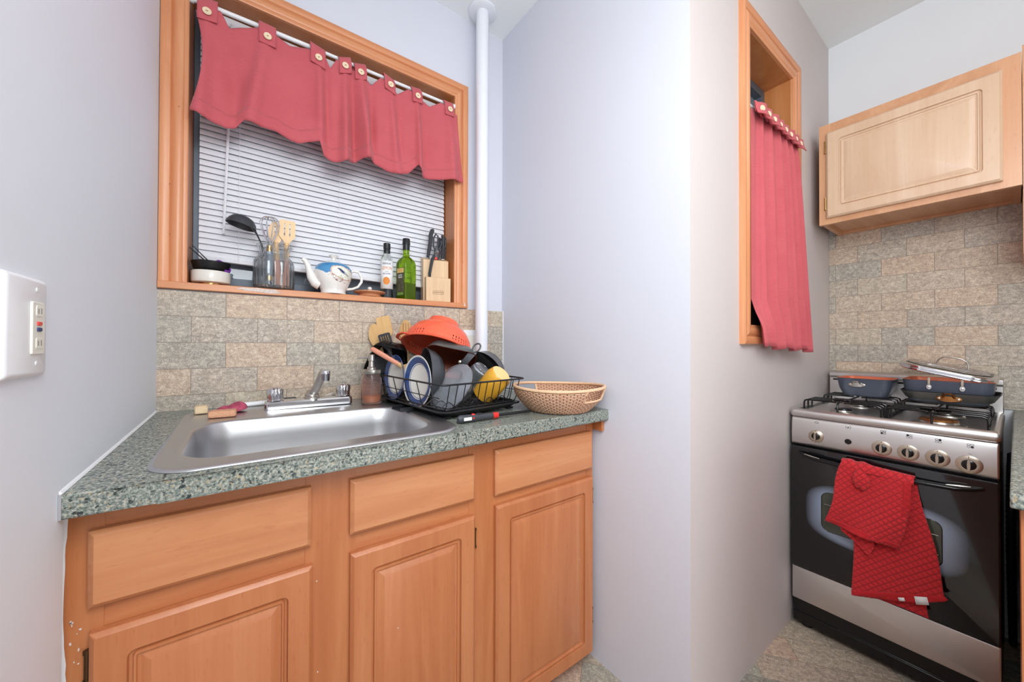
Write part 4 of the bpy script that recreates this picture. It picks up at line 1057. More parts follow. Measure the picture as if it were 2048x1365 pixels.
t, L_ = axis_thing('mug', 'mustard yellow mug upside down in the right of the dish rack', 'mug', (.700, 1.030, 1.042), (.672, 1.102, .966))
MB().lathe([(0, .002), (.030, .002), (.0315, 0), (.034, 0), (.0365, .003), (.0425, .020), (.044, .045), (.0435, .080), (.041, L_), (.038, L_), (.040, .080), (.040, .03), (.030, .008), (0, .006)], 56).build('mug_body', 'mustard', t)
MB().lathe([(.0312, -.0006), (.0342, -.0006), (.0342, .0008), (.0312, .0008)], 56).build('foot_ring', 'mustard_base', t)
MB().tube([(.0105*math.cos(a), .0105*math.sin(a), .0018) for a in [i*PI/12 for i in range(24)]], .0006, 5, closed=True).build('maker_mark', 'ink_brown', t)
MB().at((0, 0, .0018)).lathe([(0, -.0008), (.0032, -.0006), (.0028, 0), (0, .0002)], 12).build('maker_dot', 'ink_black', t)
MB().tube([(.042, 0, .025), (.062, 0, .030), (.068, 0, .048), (.060, 0, .066), (.042, 0, .070)], .0048, 10).build('handle', 'mustard', t)
def pan(name, label, X, half, depth, outm, inm, rnd=.35, group=None, taper=.8, thick=.0024):
    t = thingM(name, label, 'pan', X, group)
    def sqr(h, z): return [(x, y, z) for x, y in rrect(-h, -h, h, h, h*rnd, 8)]
    b = MB(); b.rings([sqr(half*taper-.008, -depth), sqr(half*taper, -depth+.006), sqr(half*.985, -.008), sqr(half, 0)], cap0=True, cap1=False); b.build('pan_body', outm, t, solid=0, angle=60)
    b = MB(); b.rings([sqr(half, 0), sqr(half+.002, .0015), sqr(half-.001, .002), sqr(half-thick, -.001), sqr(half*.985-thick, -.008), sqr(half*taper-thick, -depth+.009), sqr(half*taper-.010, -depth+thick)], cap0=False, cap1=True); b.build('pan_lining', inm, t, angle=60)
    return t
X = TM((.728, 1.195, 1.035), (-.80, -.30, -.42)); t = thingM('frying_pan', 'round gray frying pan on edge at the back right of the rack', 'pan', X)
MB().lathe([(0, -.052), (.058, -.052), (.068, -.046), (.078, -.020), (.088, 0)], 64).build('pan_body', 'pan_light', t)
MB().lathe([(.088, 0), (.0895, .0012), (.0865, .001), (.076, -.020), (.066, -.044), (.056, -.049), (0, -.049)], 64).build('pan_lining', 'nonstick', t)
X = TM((.604, 1.235, 1.072), (-.40, -.50, -.77), (.78, -.50, -.38)); t = pan('square_pan', 'gray square pan with copper-brown inside propped under the colander', X, .090, .045, 'pan_dull', 'copper_dark')
# riveted handle on its right side
b = MB().tube([(.086, .012, .003), (.096, .004, .006), (.104, -.006, .004), (.112, -.020, -.006), (.122, -.040, -.022), (.130, -.055, -.034)], [.006, .006, .0062, .0068, .0072, .0072], 12, flat=.4)
t2 = thingM('pan_stub', '', '', X); bpy.data.objects.remove(t2)
for o_ in []: pass
def mk_handle(parent, A, B_, wd, mat, ring=True):
    """flat riveted strap handle running from A to B_ in world space, ends in an open loop"""
    A = Vector(A); B_ = Vector(B_); d = B_-A; Xh = MATX[parent.name].inverted() @ TM(A, d, (.81, -.59, 0))
    L_ = d.length; b = MB(); b.X = Xh
    pts = [(0, -.002, 0), (0, -.006, .012), (0, -.009, L_*.35), (0, -.008, L_*.62)]
    rsx = []
    for (x, y, z), w_ in zip(pts, (.020, .012, .0125, .014)): rsx.append([(w_, y-.002, z), (-w_, y-.002, z), (-w_, y+.002, z), (w_, y+.002, z)])
    b.rings(rsx, smooth=False); h = b.build('handle', mat, parent, bevel=.001)
    b = MB(); b.X = Xh
    b.tube([(x, -.008, z+L_*.62+.014) for x, z in [(.0115*math.sin(a), -.018*math.cos(a)) for a in [i*PI/10 for i in range(20)]]], .0030, 8, closed=True); b.build('hanging_loop', mat, h)
    for sx in (-1, 1):
        b = MB(); b.X = Xh @ Matrix.Translation((sx*.0155, -.003, -.002)); b.X = b.X @ Matrix.Rotation(PI/2, 4, 'X'); b.lathe([(0, -.001), (.0058, 0), (.005, .003), (0, .004)], 14); b.build('rivet', 'nickel', h)
mk_handle(t, (.630, 1.170, 1.070), (.684, 1.140, 1.146), .01, 'pan_gray')
X = TM((.442, 1.405, 1.095), (-.42, -.42, -.80), (.8, -.5, -.3)); pan('square_pan', 'small black square pan tipped upside down below the bamboo tools', X, .062, .042, 'black_enamel', 'nonstick', taper=.72)
X = TM((.400, 1.402, 1.058), (-.55, -.80, .10), (.8, -.5, -.35)); pan('square_pan', 'small black pan on edge behind the spatula with pink handle', X, .052, .034, 'black_enamel', 'nonstick', rnd=.6, taper=.8)
# colander
def colander():
    ax = Vector((.36, .22, .90)).normalized(); X = TM((.598, 1.330, 1.122), ax, (1, 0, 0))
    t = thingM('colander', 'big coral red colander turned upside down on top of the dish pile', 'colander', X)
    R_ = .132; prof = [(R_+.006, -.004), (R_+.008, 0), (R_+.004, .003), (R_, .005), (R_*.985, .020), (R_*.93, .045), (R_*.80, .072), (R_*.62, .090), (R_*.50, .096), (.062, .098)]
    seg = 96; rings_ = []
    for r, z in prof: rings_.append([(r*math.cos(2*PI*j/seg), r*math.sin(2*PI*j/seg), z) for j in range(seg)])
    # finer bands between rings for the drain holes
    fine = []
    for i in range(len(prof)-1):
        n_ = 3 if 3 <= i <= 8 else 1
        for k in range(n_): fine.append((lerp(prof[i][0], prof[i+1][0], k/n_), lerp(prof[i][1], prof[i+1][1], k/n_)))
    fine.append(prof[-1])
    b = MB(); vs = []; fs = []
    for r, z in fine:
        for j in range(seg*2): a = 2*PI*j/(seg*2); vs.append((r*math.cos(a), r*math.sin(a), z))
    n = seg*2
    hole_rows = {4: 3, 6: 3, 16: 6, 18: 8}
    for i in range(len(fine)-1):
        for j in range(n):
            if i in hole_rows and (j % hole_rows[i]) == 0 and (j//24) % 2 == 0: continue
            k = (j+1) % n; fs.append((i*n+j, i*n+k, (i+1)*n+k, (i+1)*n+j))
    b.add(vs, fs, True); b.build('bowl', 'coral', t, solid=.0022, angle=60)
    MB().lathe([(0, .0965), (.064, .0965), (.066, .099), (.060, .118), (.057, .119), (.057, .115), (.060, .100), (0, .0985)], 64).build('foot', 'coral', t)
    for sgn in (-1, 1):
        b = MB().tube([(sgn*(R_+.002), -.045, .000), (sgn*(R_+.020), -.034, .000), (sgn*(R_+.026), 0, .001), (sgn*(R_+.020), .034, 0), (sgn*(R_+.002), .045, 0)], .0065, 10, flat=.5); b.build('handle', 'coral', t)
colander()
# tools at the back of the rack
def leaning(name, label, foot, head, **k):
    d = Vector(head)-Vector(foot); X = frame_to(d, (.80, -.60, 0))
    return turner(name, label, foot, 0, (0, 0), X=X, **k)
leaning('wooden_spoon', 'broad round-headed bamboo spoon leftmost among the tools behind the rack', (.462, 1.412, .952), (.392, 1.458, 1.21), hw=.030, hl=.095, hz=.185, slots=[], wrap=0, spoon=True)
leaning('wooden_turner', 'straight-edged bamboo turner behind the black slotted turner', (.470, 1.400, .952), (.420, 1.440, 1.25), hw=.027, hl=.098, hz=.205, slots=[], wrap=0)
leaning('slotted_turner', 'black slotted turner leaning in front of the bamboo turner', (.482, 1.385, .952), (.408, 1.405, 1.2), hw=.023, hl=.062, hz=.178, slots=[(-.0165, -.0115), (-.0075, -.0030), (.0015, .0060), (.0105, .0150)], wrap=0, mat='dark_plastic')
leaning('slotted_spoon', 'bamboo spoon with three slots left of the coral colander', (.532, 1.468, .955), (.521, 1.466, 1.25), hw=.026, hl=.085, hz=.200, slots=[(-.0120, -.0095), (-.0012, .0012), (.0095, .0120)], wrap=0, spoon=True)
sp = leaning('spatula', 'pink-handled wooden spatula lying across the black pans and plates', (.352, 1.335, 1.126), (.460, 1.262, 1.050), hw=.022, hl=.045, hz=.125, slots=[], wrap=.108)

# soap dispenser
so = thing('soap_dispenser', 'glass jar soap dispenser with steel pump beside the sink', 'soap dispenser', (.3555, 1.345, zc(.355, 1.345)+.0035))
MB().lathe([(0, 0), (.031, 0), (.0345, .004), (.0350, .012), (.0350, .080), (.0335, .092), (.0295, .098), (.0295, .106), (.0275, .106), (.0275, .098), (.0315, .091), (.0330, .080), (.0330, .012), (.029, .006), (0, .006)], 48).build('jar_glass', 'soap_glass', so)
MB().lathe([(0, .0065), (.0285, .0065), (.0325, .012), (.0325, .030), (0, .030)], 40).build('soap', 'soap', so)
MB().lathe([(0, .1065), (.0305, .1065), (.0312, .108), (.0312, .119), (.0295, .121), (0, .121)], 48).build('lid', 'dull_chrome', so)
MB().lathe([(0, .121), (.015, .121), (.015, .128), (.011, .131), (.0095, .150), (.0125, .152), (.0125, .172), (.010, .174), (0, .174)], 28).build('pump_head', 'dull_chrome', so)
MB().tube([(-.004, .0, .163), (-.025, .012, .163), (-.043, .022, .160)], [.004, .0035, .003], 10).build('spout', 'dull_chrome', so)
MB().cyl((0, 0, .020), (0, 0, .118), .0028, seg=8).build('dip_tube', 'clear_plastic', so)

# sponges, rag and brushes on the ledge
LZ = lambda x, y: zc(x, y)+.0045
def rough_box(name, mat, w_, d_, h, seed):
    random.seed(seed); b = MB(); nx, ny = 14, 8
    def R_(ins, z): return [(x+random.uniform(-.0006, .0006), y+random.uniform(-.0006, .0006), z+random.uniform(-.0004, .0004)) for x, y in rrect(ins, ins, w_-ins, d_-ins, .004, 3)]
    b.rings([R_(.002, 0.0005), R_(0, .003), R_(0, h*.5), R_(0, h-.003), R_(.002, h)]); return b
o = rough_box('s', None, .062, .040, .0175, 3).build('sponge', 'sponge', loc=(-.090, 1.300, LZ(-.09, 1.3)+.0005)); o.rotation_euler = (0, 0, -.03); tag(o, 'peach orange sponge lying on the sink ledge', 'sponge')
o = rough_box('s', None, .030, .040, .022, 5).build('sponge', 'sponge_cream', loc=(-.124, 1.372, LZ(-.12, 1.38)+.0005)); o.rotation_euler = (0, 0, .1); tag(o, 'cream colored sponge in the back left corner of the sink ledge', 'sponge')
def rag(u, v):
    a = lerp(-PI*.05, PI*1.05, u); t_ = v*2-1
    wdt = .021*math.sqrt(max(0.02, 1-abs(t_)**2.4)); x = t_*.045
    return (x, -wdt*math.cos(a)*1.0, max(0.001, (.010+.012*(v))*math.sin(a)*math.sqrt(max(.03, 1-t_**4))+.003*math.sin(9*x*20+u*8)*math.sin(a)+.010*v))
b = MB().grid(rag, 24, 24); o = b.build('scrubbing_cloth', 'pink_rag', loc=(-.045, 1.372, LZ(-.045, 1.37)), solid=.002, angle=80); o.rotation_euler = (0, 0, .42); tag(o, 'crumpled pink scrubbing cloth behind the orange sponge', 'cloth')
br = thing('dish_brush', 'white and black handled dish brush lying behind the left faucet handle', 'brush', (.060, 1.458, LZ(.06, 1.46)+.0085), (0, 0, .22))
MB().tube([(-.075, 0, 0), (.010, 0, 0)], .0075, 12).build('neck', 'white_plastic', br)
MB().tube([(-.095, 0, 0), (-.093, 0, 0), (-.076, 0, 0)], [.0075, .0085, .0085], 12).build('end_cap', 'black_plastic', br)
MB().tube([(.010, 0, 0), (.016, 0, .0005), (.045, 0, .001), (.074, 0, .001), (.079, 0, .001)], [.0075, .0088, .0092, .0086, .005], 14).build('grip', 'dark_plastic', br)
sb = thing('scrub_brush', 'small scrub brush with pale bristles behind the faucet spout', 'brush', (.222, 1.455, LZ(.22, 1.455)+.003), (0, 0, .15))
MB().rings([[(x, y, z) for x, y in rrect(-.030, -.014, .006, .014, .010, 5)] for z in (.002, .010)]).build('block', 'clear_plastic', sb)
b = MB(); random.seed(11)
for i in range(110):
    y = random.uniform(-.012, .012); z = random.uniform(.001, .020); l = random.uniform(.022, .032)
    b.cyl((.004, y*.7, z*.7+.002), (.004+l, y*1.3, z*1.25), .0006, seg=4)
b.build('bristles', 'bristle', sb, auto=False)

# lighter
lt = thing('lighter', 'black and red long-necked gas lighter lying before the dish rack', 'lighter', (.480, .9275, zc(.5, .93)+.0005), (0, 0, math.radians(-.5)))
def ell(x, cy, cz, ry, rz): return [(x, cy+ry*math.cos(a), cz+rz*math.sin(a)) for a in [2*PI*i/18 for i in range(18)]]
MB().rings([ell(0, 0, .012, .003, .004), ell(.002, 0, .012, .007, .009), ell(.008, 0, .012, .0095, .0118), ell(.030, 0, .0118, .0095, .0112), ell(.060, 0, .011, .009, .010), ell(.100, 0, .0105, .0085, .0088), ell(.118, 0, .0105, .008, .0088)]).build('body', 'dark_plastic', lt)
MB().rings([ell(.118, 0, .0105, .0086, .0094), ell(.136, 0, .0105, .0080, .0088)]).build('collar', 'red_plastic', lt)
MB().rings([ell(.136, 0, .0105, .0045, .0050), ell(.260, 0, .0095, .0040, .0045), ell(.262, 0, .0095, .003, .0035)]).build('neck', 'black_plastic', lt)
MB().box((.0165, -.0100, .0075), (.0415, -.0090, .0165)).build('label', 'paper', lt)
MB().at((.051, -.0, .0225), rz=.0).lathe([(0, -.003), (.006, -.002), (.005, .001), (0, .002)], 14).build('switch', 'red_plastic', lt)
MB().at((.0485, -.0088, .012), rx=PI/2).lathe([(0, -.001), (.0028, 0), (.0022, .0008), (0, .001)], 14).build('side_button', 'red_plastic', lt)
MB().tube([(.058, 0, .0205), (.068, 0, .0215), (.082, 0, .0205)], [.002, .0035, .002], 8).build('trigger', 'black_plastic', lt)

# wicker basket
wb = thing('wicker_basket', 'oval woven wicker basket with two handle holes at the worktop end', 'basket', (.874, .932, zc(.885, .93)+.0005), (0, 0, math.radians(-46)))
A_, B_ = .156, .142
HZ = .076
def sec(t_):   # profile factor of the wall at height t_
    return .66+.34*sm(min(1, t_*1.05))**.55 if t_ > 0 else .66
def bas(a, t_, off=0):
    k = .64+.36*math.sin(t_*PI/2)**.9
    e = (A_*k+off)*math.cos(a), (B_*k+off)*math.sin(a)
    return (e[0], e[1], .0015+t_*(HZ+.006*math.cos(a)**2))
NA, NV = 192, 22
vs = []; uvs = []; fs = []
for j in range(NV+1):
    for i in range(NA+1):
        vs.append(bas(2*PI*i/NA, j/NV)); uvs.append((i/NA*44, j/NV*15))
def hole(i, j):
    a = 2*PI*(i+.5)/NA; t_ = (j+.5)/NV
    d1 = abs((a+.5+PI) % (2*PI)-PI); d2 = abs(a+.5-PI)
    return (d1 < .42 or d2 < .42) and .52 < t_ < .97
for j in range(NV):
    for i in range(NA):
        if hole(i, j): continue
        p = j*(NA+1)+i; fs.append((p, p+1, p+NA+2, p+NA+1))
b = MB().add(vs, fs, True)
me_o = b.build('wall', 'wicker', wb, solid=.0035, auto=False)
uvl = me_o.data.uv_layers.new(name='UVMap')
for lp in me_o.data.loops: uvl.data[lp.index].uv = uvs[lp.vertex_index]
me_o.modifiers['solid'].offset = 0
bt = MB().grid(lambda u, v: ((A_*.64*(u*2-1)), (B_*.64*(v*2-1))*math.sqrt(max(0, 1-(u*2-1)**2)), .0022), 30, 10).build('bottom', 'wicker', wb, solid=.003, auto=False)
uvl = bt.data.uv_layers.new(name='UVMap')
for lp in bt.data.loops:
    co = bt.data.vertices[lp.vertex_index].co; uvl.data[lp.index].uv = (co.x*70, co.y*200)
MB().tube([Vector(bas(2*PI*i/96, 1.0))+Vector((0, 0, .001)) for i in range(96)], .0052, 10, closed=True).build('rim', 'rattan', wb)
for a0 in (-.5, PI-.5):
    P = [bas(a0+lerp(-.42, .42, q/10), .52, .001) for q in range(11)]
    P = [bas(a0-.43, .97, .001)]+P+[bas(a0+.43, .97, .001)]
    MB().tube(P, .0034, 8).build('handle_edge', 'rattan', wb)
# ---------------------------------------------------------------- gas stove (local: x to its right, y into depth, z up)
st = thing('gas_stove', 'steel and black gas stove with dark glass oven door', 'stove', (1.815, .5445, 0), (0, 0, -PI/2))
SW, SD = .517, .575
# body
MB().box((.003, .012, .045), (SW-.003, SD-.03, .850)).build('body', 'black_enamel', st, bevel=.003)
for x in (.04, SW-.04):
    for y in (.04, SD-.07): MB().cyl((x, y, 0), (x, y, .046), .018, .016, 16).build('foot', 'black_plastic', st)
b = MB(); b.rings([[(x, y, z) for y, z in ((.010, .020), (.004, .024), (.004, .060), (.010, .062), (.012, .110), (.03, .112), (.03, .020))] for x in (.004, SW-.004)], smooth=False); b.build('plinth', 'black_enamel', st, bevel=.002)
b = MB().at((.002, .008, .114)).panel(SW-.004, .130, [(0, 0, .003), (0, .007, .003), (.001, .009, .003), (.004, .010, .003)]); b.build('drawer_panel', 'stove_steel', st, angle=30)
# oven door glass
def door_glass():
    s = NT('oven_glass'); v = s.coord(); x = s.sep(v)
    # printed pale frit round the window: fades in dots
    dx = s.math('DIVIDE', s.math('SUBTRACT', x[0], .2545), .205); dz = s.math('DIVIDE', s.math('SUBTRACT', x[2], .500), .118)
    g = s.math('ADD', s.math('POWER', s.math('ABSOLUTE', dx), 2.2), s.math('POWER', s.math('ABSOLUTE', dz), 4.0))
    m_ = s.ramp(g, [(0.55, 1.0), (1.0, 0.0)])
    c = s.mix(m_, (14, 14, 17), (140, 152, 172))
    s.b.inputs['Coat Weight'].default_value = 0.6; s.b.inputs['Coat Roughness'].default_value = 0.05
    return s.out(c, 0.12)
M['oven_glass'] = door_glass()
b = MB().at((.002, .008, .249)); b.panel(SW-.004, .486, [(0, 0, .004), (0, .014, .004), (.001, .018, .004), (.004, .020, .004)]); dr = b.build('oven_door', 'oven_glass', st, angle=30)
M['oven_window'] = plain('oven_window', (74, 78, 66), 0.08, vary=0.25, scale=14, coat=0.6)
b = MB().at((.100, -.0122, .428)); b.panel(.303, .148, [(0, 0, .025), (.0005, .0008, .025), (.003, .001, .023)], n=8); ow = b.build('oven_window', 'oven_window', dr, angle=30)
for z in (.468, .530): MB().cyl((.108, -.0135, z), (.395, -.0135, z), .0006, seg=6).build('oven_rack_bar', 'nickel', ow)
MB().tube([(x, -.0126, z) for x, z in rrect(.100, .428, .403, .576, .025, 8)], .0012, 6, closed=True).build('window_seal', 'black_enamel', dr)
# handle
P = [(.032, -.014, .712), (.050, -.030, .708), (.085, -.042, .703), (.16, -.047, .699), (.26, -.048, .698), (.35, -.047, .698), (.43, -.042, .700), (.465, -.030, .704), (.485, -.014, .708)]
MB().tube(P, [.006, .008, .0095, .0095, .0095, .0095, .0095, .008, .006], 14, flat=.8).build('door_handle', 'black_enamel', dr)
for x, s_ in ((.075, 1), (.442, -1)): MB().tube([(x-.02*s_, -.044, .7145), (x, -.049, .7125), (x+.028*s_, -.052, .7095)], [.0015, .0026, .0015], 8).build('handle_glint', 'dull_chrome', dr)  # chrome slivers put in as the highlights at the bar's ends
# control panel
cp = MB(); cp.rings([[(x, y, z) for y, z in ((.006, .738), (-.004, .744), (-.007, .752), (-.009, .780), (-.007, .835), (-.003, .850), (.012, .853), (.020, .853), (.020, .738))] for x in (.003, SW-.003)], smooth=False)
cpo = cp.build('control_panel', 'stove_steel', st, bevel=.004, bseg=3)
def on_panel(x, z, off=0.0): return (x, -.0090-off+.0 if z < .79 else -.0090+.002*(z-.78)/.055-off, z)
def knob(x, z, r):
    X = Matrix.Translation(on_panel(x, z)) @ Matrix.Rotation(PI/2, 4, 'X')
    b = MB(); b.X = X; b.lathe([(0, -.001), (r, -.001), (r, .002), (r*.96, .005), (r*.62, .008), (r*.56, .0075), (0, .0075)], 40); k = b.build('knob', 'nickel', cpo)
    b = MB(); b.X = X; b.lathe([(0, .007), (r*.56, .007), (r*.54, .010), (r*.40, .012), (0, .012)], 32); b.build('knob_center', 'black_enamel', k)
    b = MB(); b.X = X; b.rings([[(x_*.0034, y_*r*w_, z_) for x_, y_ in [(math.cos(2*PI*i/16), math.sin(2*PI*i/16)) for i in range(16)]] for z_, w_ in ((.007, .62), (.016, .74), (.018, .68))]); b.build('knob_grip', 'nickel', k)
    b = MB(); b.X = X; b.box((-.0006, r*.74, .0056), (.0006, r*.95, .0068)); b.build('pointer', 'ink_black', k)
KN = [(.0833, .785, .0235), (.2657, .7806, .0255), (.3292, .7803, .026), (.3941, .7784, .027), (.4576, .7745, .0275)]
for x, z, r in KN: knob(x, z, r)
b = MB(); b.X = Matrix.Translation(on_panel(.1774, .7841)) @ Matrix.Rotation(PI/2, 4, 'X'); b.lathe([(0, 0), (.0098, 0), (.0098, .002), (.008, .0045), (0, .005)], 28); b.build('ignition_button', 'black_enamel', cpo)
def ring_mark(cx, cz, rx, rz, fill, parent, name='burner_mark', th=.0005):
    y = on_panel(cx, cz, .0004)[1]
    if fill:
        b = MB(); b.X = Matrix.Translation((cx, y, cz)) @ Matrix.Rotation(PI/2, 4, 'X'); b.lathe([(0, -.0004), (rx, -.0004), (rx, .0002), (0, .0002)], 16)
    else: b = MB().tube([(cx+rx*math.cos(a), y, cz+rz*math.sin(a)) for a in [i*PI/10 for i in range(20)]], th, 5, closed=True)
    return b.build(name, 'ink_black', parent)
def four(cx, cz, which):
    for i, (dx, dz) in enumerate(((-.0036, -.0034), (-.0036, .0034), (.0036, .0034), (.0036, -.0034))):
        ring_mark(cx+dx, cz+dz, .0030 if i != which else .0034, .0030, i == which, cpo)
four(.2697, .8364, 0); four(.3319, .8352, 1); four(.3958, .8339, 2); four(.4604, .8324, 3)
ring_mark(.0846, .8380, .0060, .0034, False, cpo, 'oven_mark', .0006)
y = on_panel(.1774, .8367, .0006)[1]
for s_ in (-1, 1): MB().tube([(.1774+s_*.0068*math.cos(a), y, .8367+.0058*math.sin(a)) for a in [lerp(-.9, .9, i/8) for i in range(9)]], .0005, 5).build('spark_mark', 'ink_black', cpo)
MB().add([(.1774-.0025, y, .8340), (.1774+.0025, y, .8340), (.1774, y, .8405)], [(0, 1, 2)]).build('flame_mark', 'ink_black', cpo)
text('lettering', 'max', .0048, Matrix.Translation(on_panel(.4604, .808, .0004)) @ Matrix(((1, 0, 0), (0, 0, -1), (0, 1, 0))).to_4x4(), 'ink_gray', cpo)
for i in range(6):
    a = math.radians(200+i*22); ring_mark(.0833+.026*math.cos(a), .785+.024*math.sin(a), .0010, .001, True, cpo, 'dial_mark')
# hob: steel rim, recessed tray
b = MB(); o_ = lambda ins, z: [(x, y, z) for x, y in rrect(.0+ins, -.006+ins, SW-ins, SD-.02-ins, .012, 6)]
b.rings([o_(.002, .853), o_(-.001, .858), o_(-.002, .868), o_(0, .878), o_(.006, .884), o_(.013, .885), o_(.020, .882), o_(.024, .874), o_(.030, .868), o_(.20, .866)], cap0=True, cap1=True); b.build('hob', 'stove_steel', st, angle=60)
# back riser
b = MB(); b.rings([[(x, y, z) for y, z in ((SD-.050, .882), (SD-.050, .985), (SD-.056, .992), (SD-.056, 1.008), (SD-.046, 1.016), (SD-.012, 1.018), (SD-.008, 1.014), (SD-.008, .882))] for x in (.001, SW-.001)], smooth=False); bk = b.build('back_riser', 'stove_steel', st, bevel=.002)
MB().box((.015, SD-.0515, .9715), (.30, SD-.0495, .979)).build('vent_slot', 'dark_void', bk)
MB().box((.31, SD-.0515, .9715), (.50, SD-.0495, .979)).build('vent_slot', 'dark_void', bk)
# burners
burn = [(.135, .130, .026, .040), (.135, .400, .034, .050), (.385, .130, .046, .064), (.385, .400, .030, .046)]
for x, y, r, ro in burn:
    b = MB().at((x, y, .867)); b.lathe([(0, 0), (ro, 0), (ro, .004), (ro*.94, .007), (r*1.05, .008), (r*.98, .014), (0, .014)], 40); bb = b.build('burner', 'dull_chrome', st)
    b = MB().at((x, y, .8815)); b.lathe([(0, 0), (r, 0), (r*1.02, .002), (r*.95, .006), (r*.6, .0075), (0, .0078)], 40); b.build('burner_cap', 'burnt_brass' if r > .04 else 'black_enamel', bb)
    for k in range(int(12)):
        a = 2*PI*k/12; 
    if r > .04:
        for k in range(8):
            a = 2*PI*k/8+.2; MB().at((x+r*.85*math.cos(a), y+r*.85*math.sin(a), .8885)).lathe([(0, 0), (.0022, 0), (.0020, .0006), (0, .0008)], 8).build('cap_spot', 'black_enamel', bb)
# wire grates, one on each side
def grate(x0_, x1_):
    g = thing('pan_grate', 'black wire pan support over the %s burners' % ('left' if x0_ < .2 else 'right'), 'grate', MATX['gas_stove'] @ Vector(((x0_+x1_)/2, .265, .8685)), (0, 0, -PI/2), 'pan supports on the stove')
    cx = (x0_+x1_)/2; hx = (x1_-x0_)/2; r = .0032; zt = .0475
    rng = [(x, y, .0035) for x, y in rrect(-hx, -.235, hx, .235, .015, 4)]
    MB().tube(rng, r, 8, closed=True).build('frame', 'black_enamel', g)
    for y in (-.195, -.145, -.095, .075, .130, .190):
        yc = -.145 if y < 0 else .130; gap = .036 if abs(y-yc) < .02 else .012
        for s_ in (-1, 1):
            P = [(s_*(hx-.002), y, .004), (s_*(hx-.002), y, zt-.012), (s_*(hx-.005), y, zt-.004), (s_*(hx-.014), y, zt), (s_*(gap+.006), y, zt), (s_*gap, y, zt-.001)]
            MB().tube(P, r, 8).build('finger', 'black_enamel', g)
    P = [(0, -.233, .004), (0, -.233, zt-.010), (0, -.228, zt-.003), (0, -.220, zt+.002), (0, -.176, zt+.001)]
    MB().tube(P, r, 8).build('cross_bar', 'black_enamel', g)
    MB().tube([(0, -.094, zt), (0, 0, zt), (0, .094, zt)], r, 8).build('cross_bar', 'black_enamel', g)
    MB().tube([(0, .176, zt), (0, .220, zt), (0, .228, zt-.003), (0, .233, zt-.01), (0, .233, .004)], r, 8).build('cross_bar', 'black_enamel', g)
    return g
grate(.022, .255); grate(.262, .495)
GZ = .8685+.0475+.0035
S = MATX['gas_stove']
# pans on the hob
def spos(x, y, z): return S @ Vector((x, y, z))
def hob_pan(name, label, x, y, z, hw, hd, depth, outm, inm, rnd, taper, rot=0):
    t = thing(name, label, 'pan', spos(x, y, z), (0, 0, -PI/2+rot))
    def sqr(w_, d_, zz, q=1): return [(a, c_, zz) for a, c_ in rrect(-w_, -d_, w_, d_, min(w_, d_)*rnd, 8)]
    MB().rings([sqr(hw*taper-.010, hd*taper-.010, 0), sqr(hw*taper-.003, hd*taper-.003, .002), sqr(hw*taper, hd*taper, .008), sqr(hw*lerp(taper, 1, .5)+.002, hd*lerp(taper, 1, .5)+.002, depth*.45), sqr(hw, hd, depth)], cap1=False).build('pan_body', outm, t, angle=60)
    MB().rings([sqr(hw, hd, depth), sqr(hw+.002, hd+.002, depth+.0015), sqr(hw-.001, hd-.001, depth+.002), sqr(hw-.003, hd-.003, depth-.001), sqr(hw*lerp(taper, 1, .5)-.001, hd*lerp(taper, 1, .5)-.001, depth*.45), sqr(hw*taper-.004, hd*taper-.004, .010), sqr(hw*taper-.012, hd*taper-.012, .004)], cap0=False).build('pan_lining', inm, t, angle=60)
    return t
def lug(t, x, y, z, w_, mat, up=.012):
    """oval riveted plate with a loop handle, on the front wall (-y)"""
    b = MB(); b.X = Matrix.Translation((x, y, z)) @ Matrix.Rotation(PI/2-.12, 4, 'X')
    el = lambda k, zz: [(w_*k*math.cos(a)*(1-.0*abs(math.sin(a))), w_*.36*k*math.sin(a)*(1 if True else 1), zz) for a in [2*PI*i/28 for i in range(28)]]
    b.rings([el(1, -.003), el(1, .0015), el(.93, .0028)]); pl_ = b.build('handle_plate', mat, t)
    b = MB().tube([(x-w_*.42, y-.003, z+.004), (x-w_*.36, y-.012, z+up), (x-w_*.20, y-.020, z+up+.003), (x+w_*.20, y-.020, z+up+.003), (x+w_*.36, y-.012, z+up), (x+w_*.42, y-.003, z+.004)], [.004, .004, .0045, .0045, .004, .004], 10, flat=.7); b.build('handle_loop', mat, t)
    for s_ in (-.72, .72):
        b = MB(); b.X = Matrix.Translation((x+s_*w_, y-.003, z)) @ Matrix.Rotation(PI/2, 4, 'X'); b.lathe([(0, -.001), (.0045, 0), (.004, .0022), (0, .003)], 14); b.build('rivet', 'nickel', pl_)
sp_ = hob_pan('square_pan', 'small blue-gray square pan with copper inside on the back left burner', .158, .400, GZ, .089, .085, .078, 'pan_blue', 'copper_in', .38, .80)
lug(sp_, -.018, -.0845, .052, .028, 'dull_chrome')
fp = hob_pan('square_pan', 'shallow dark square pan under the roaster on the right burners', .392, .385, GZ, .121, .118, .046, 'pan_dull', 'nonstick', .40, .74)
lug(fp, .006, -.110, .026, .032, 'burnt_brass', up=.016)
bp_ = hob_pan('roasting_pan', 'large blue-gray square roaster with copper inside, nested in the shallow pan', .390, .388, GZ+.0055, .1125, .110, .084, 'pan_blue', 'copper_in', .30, .88)
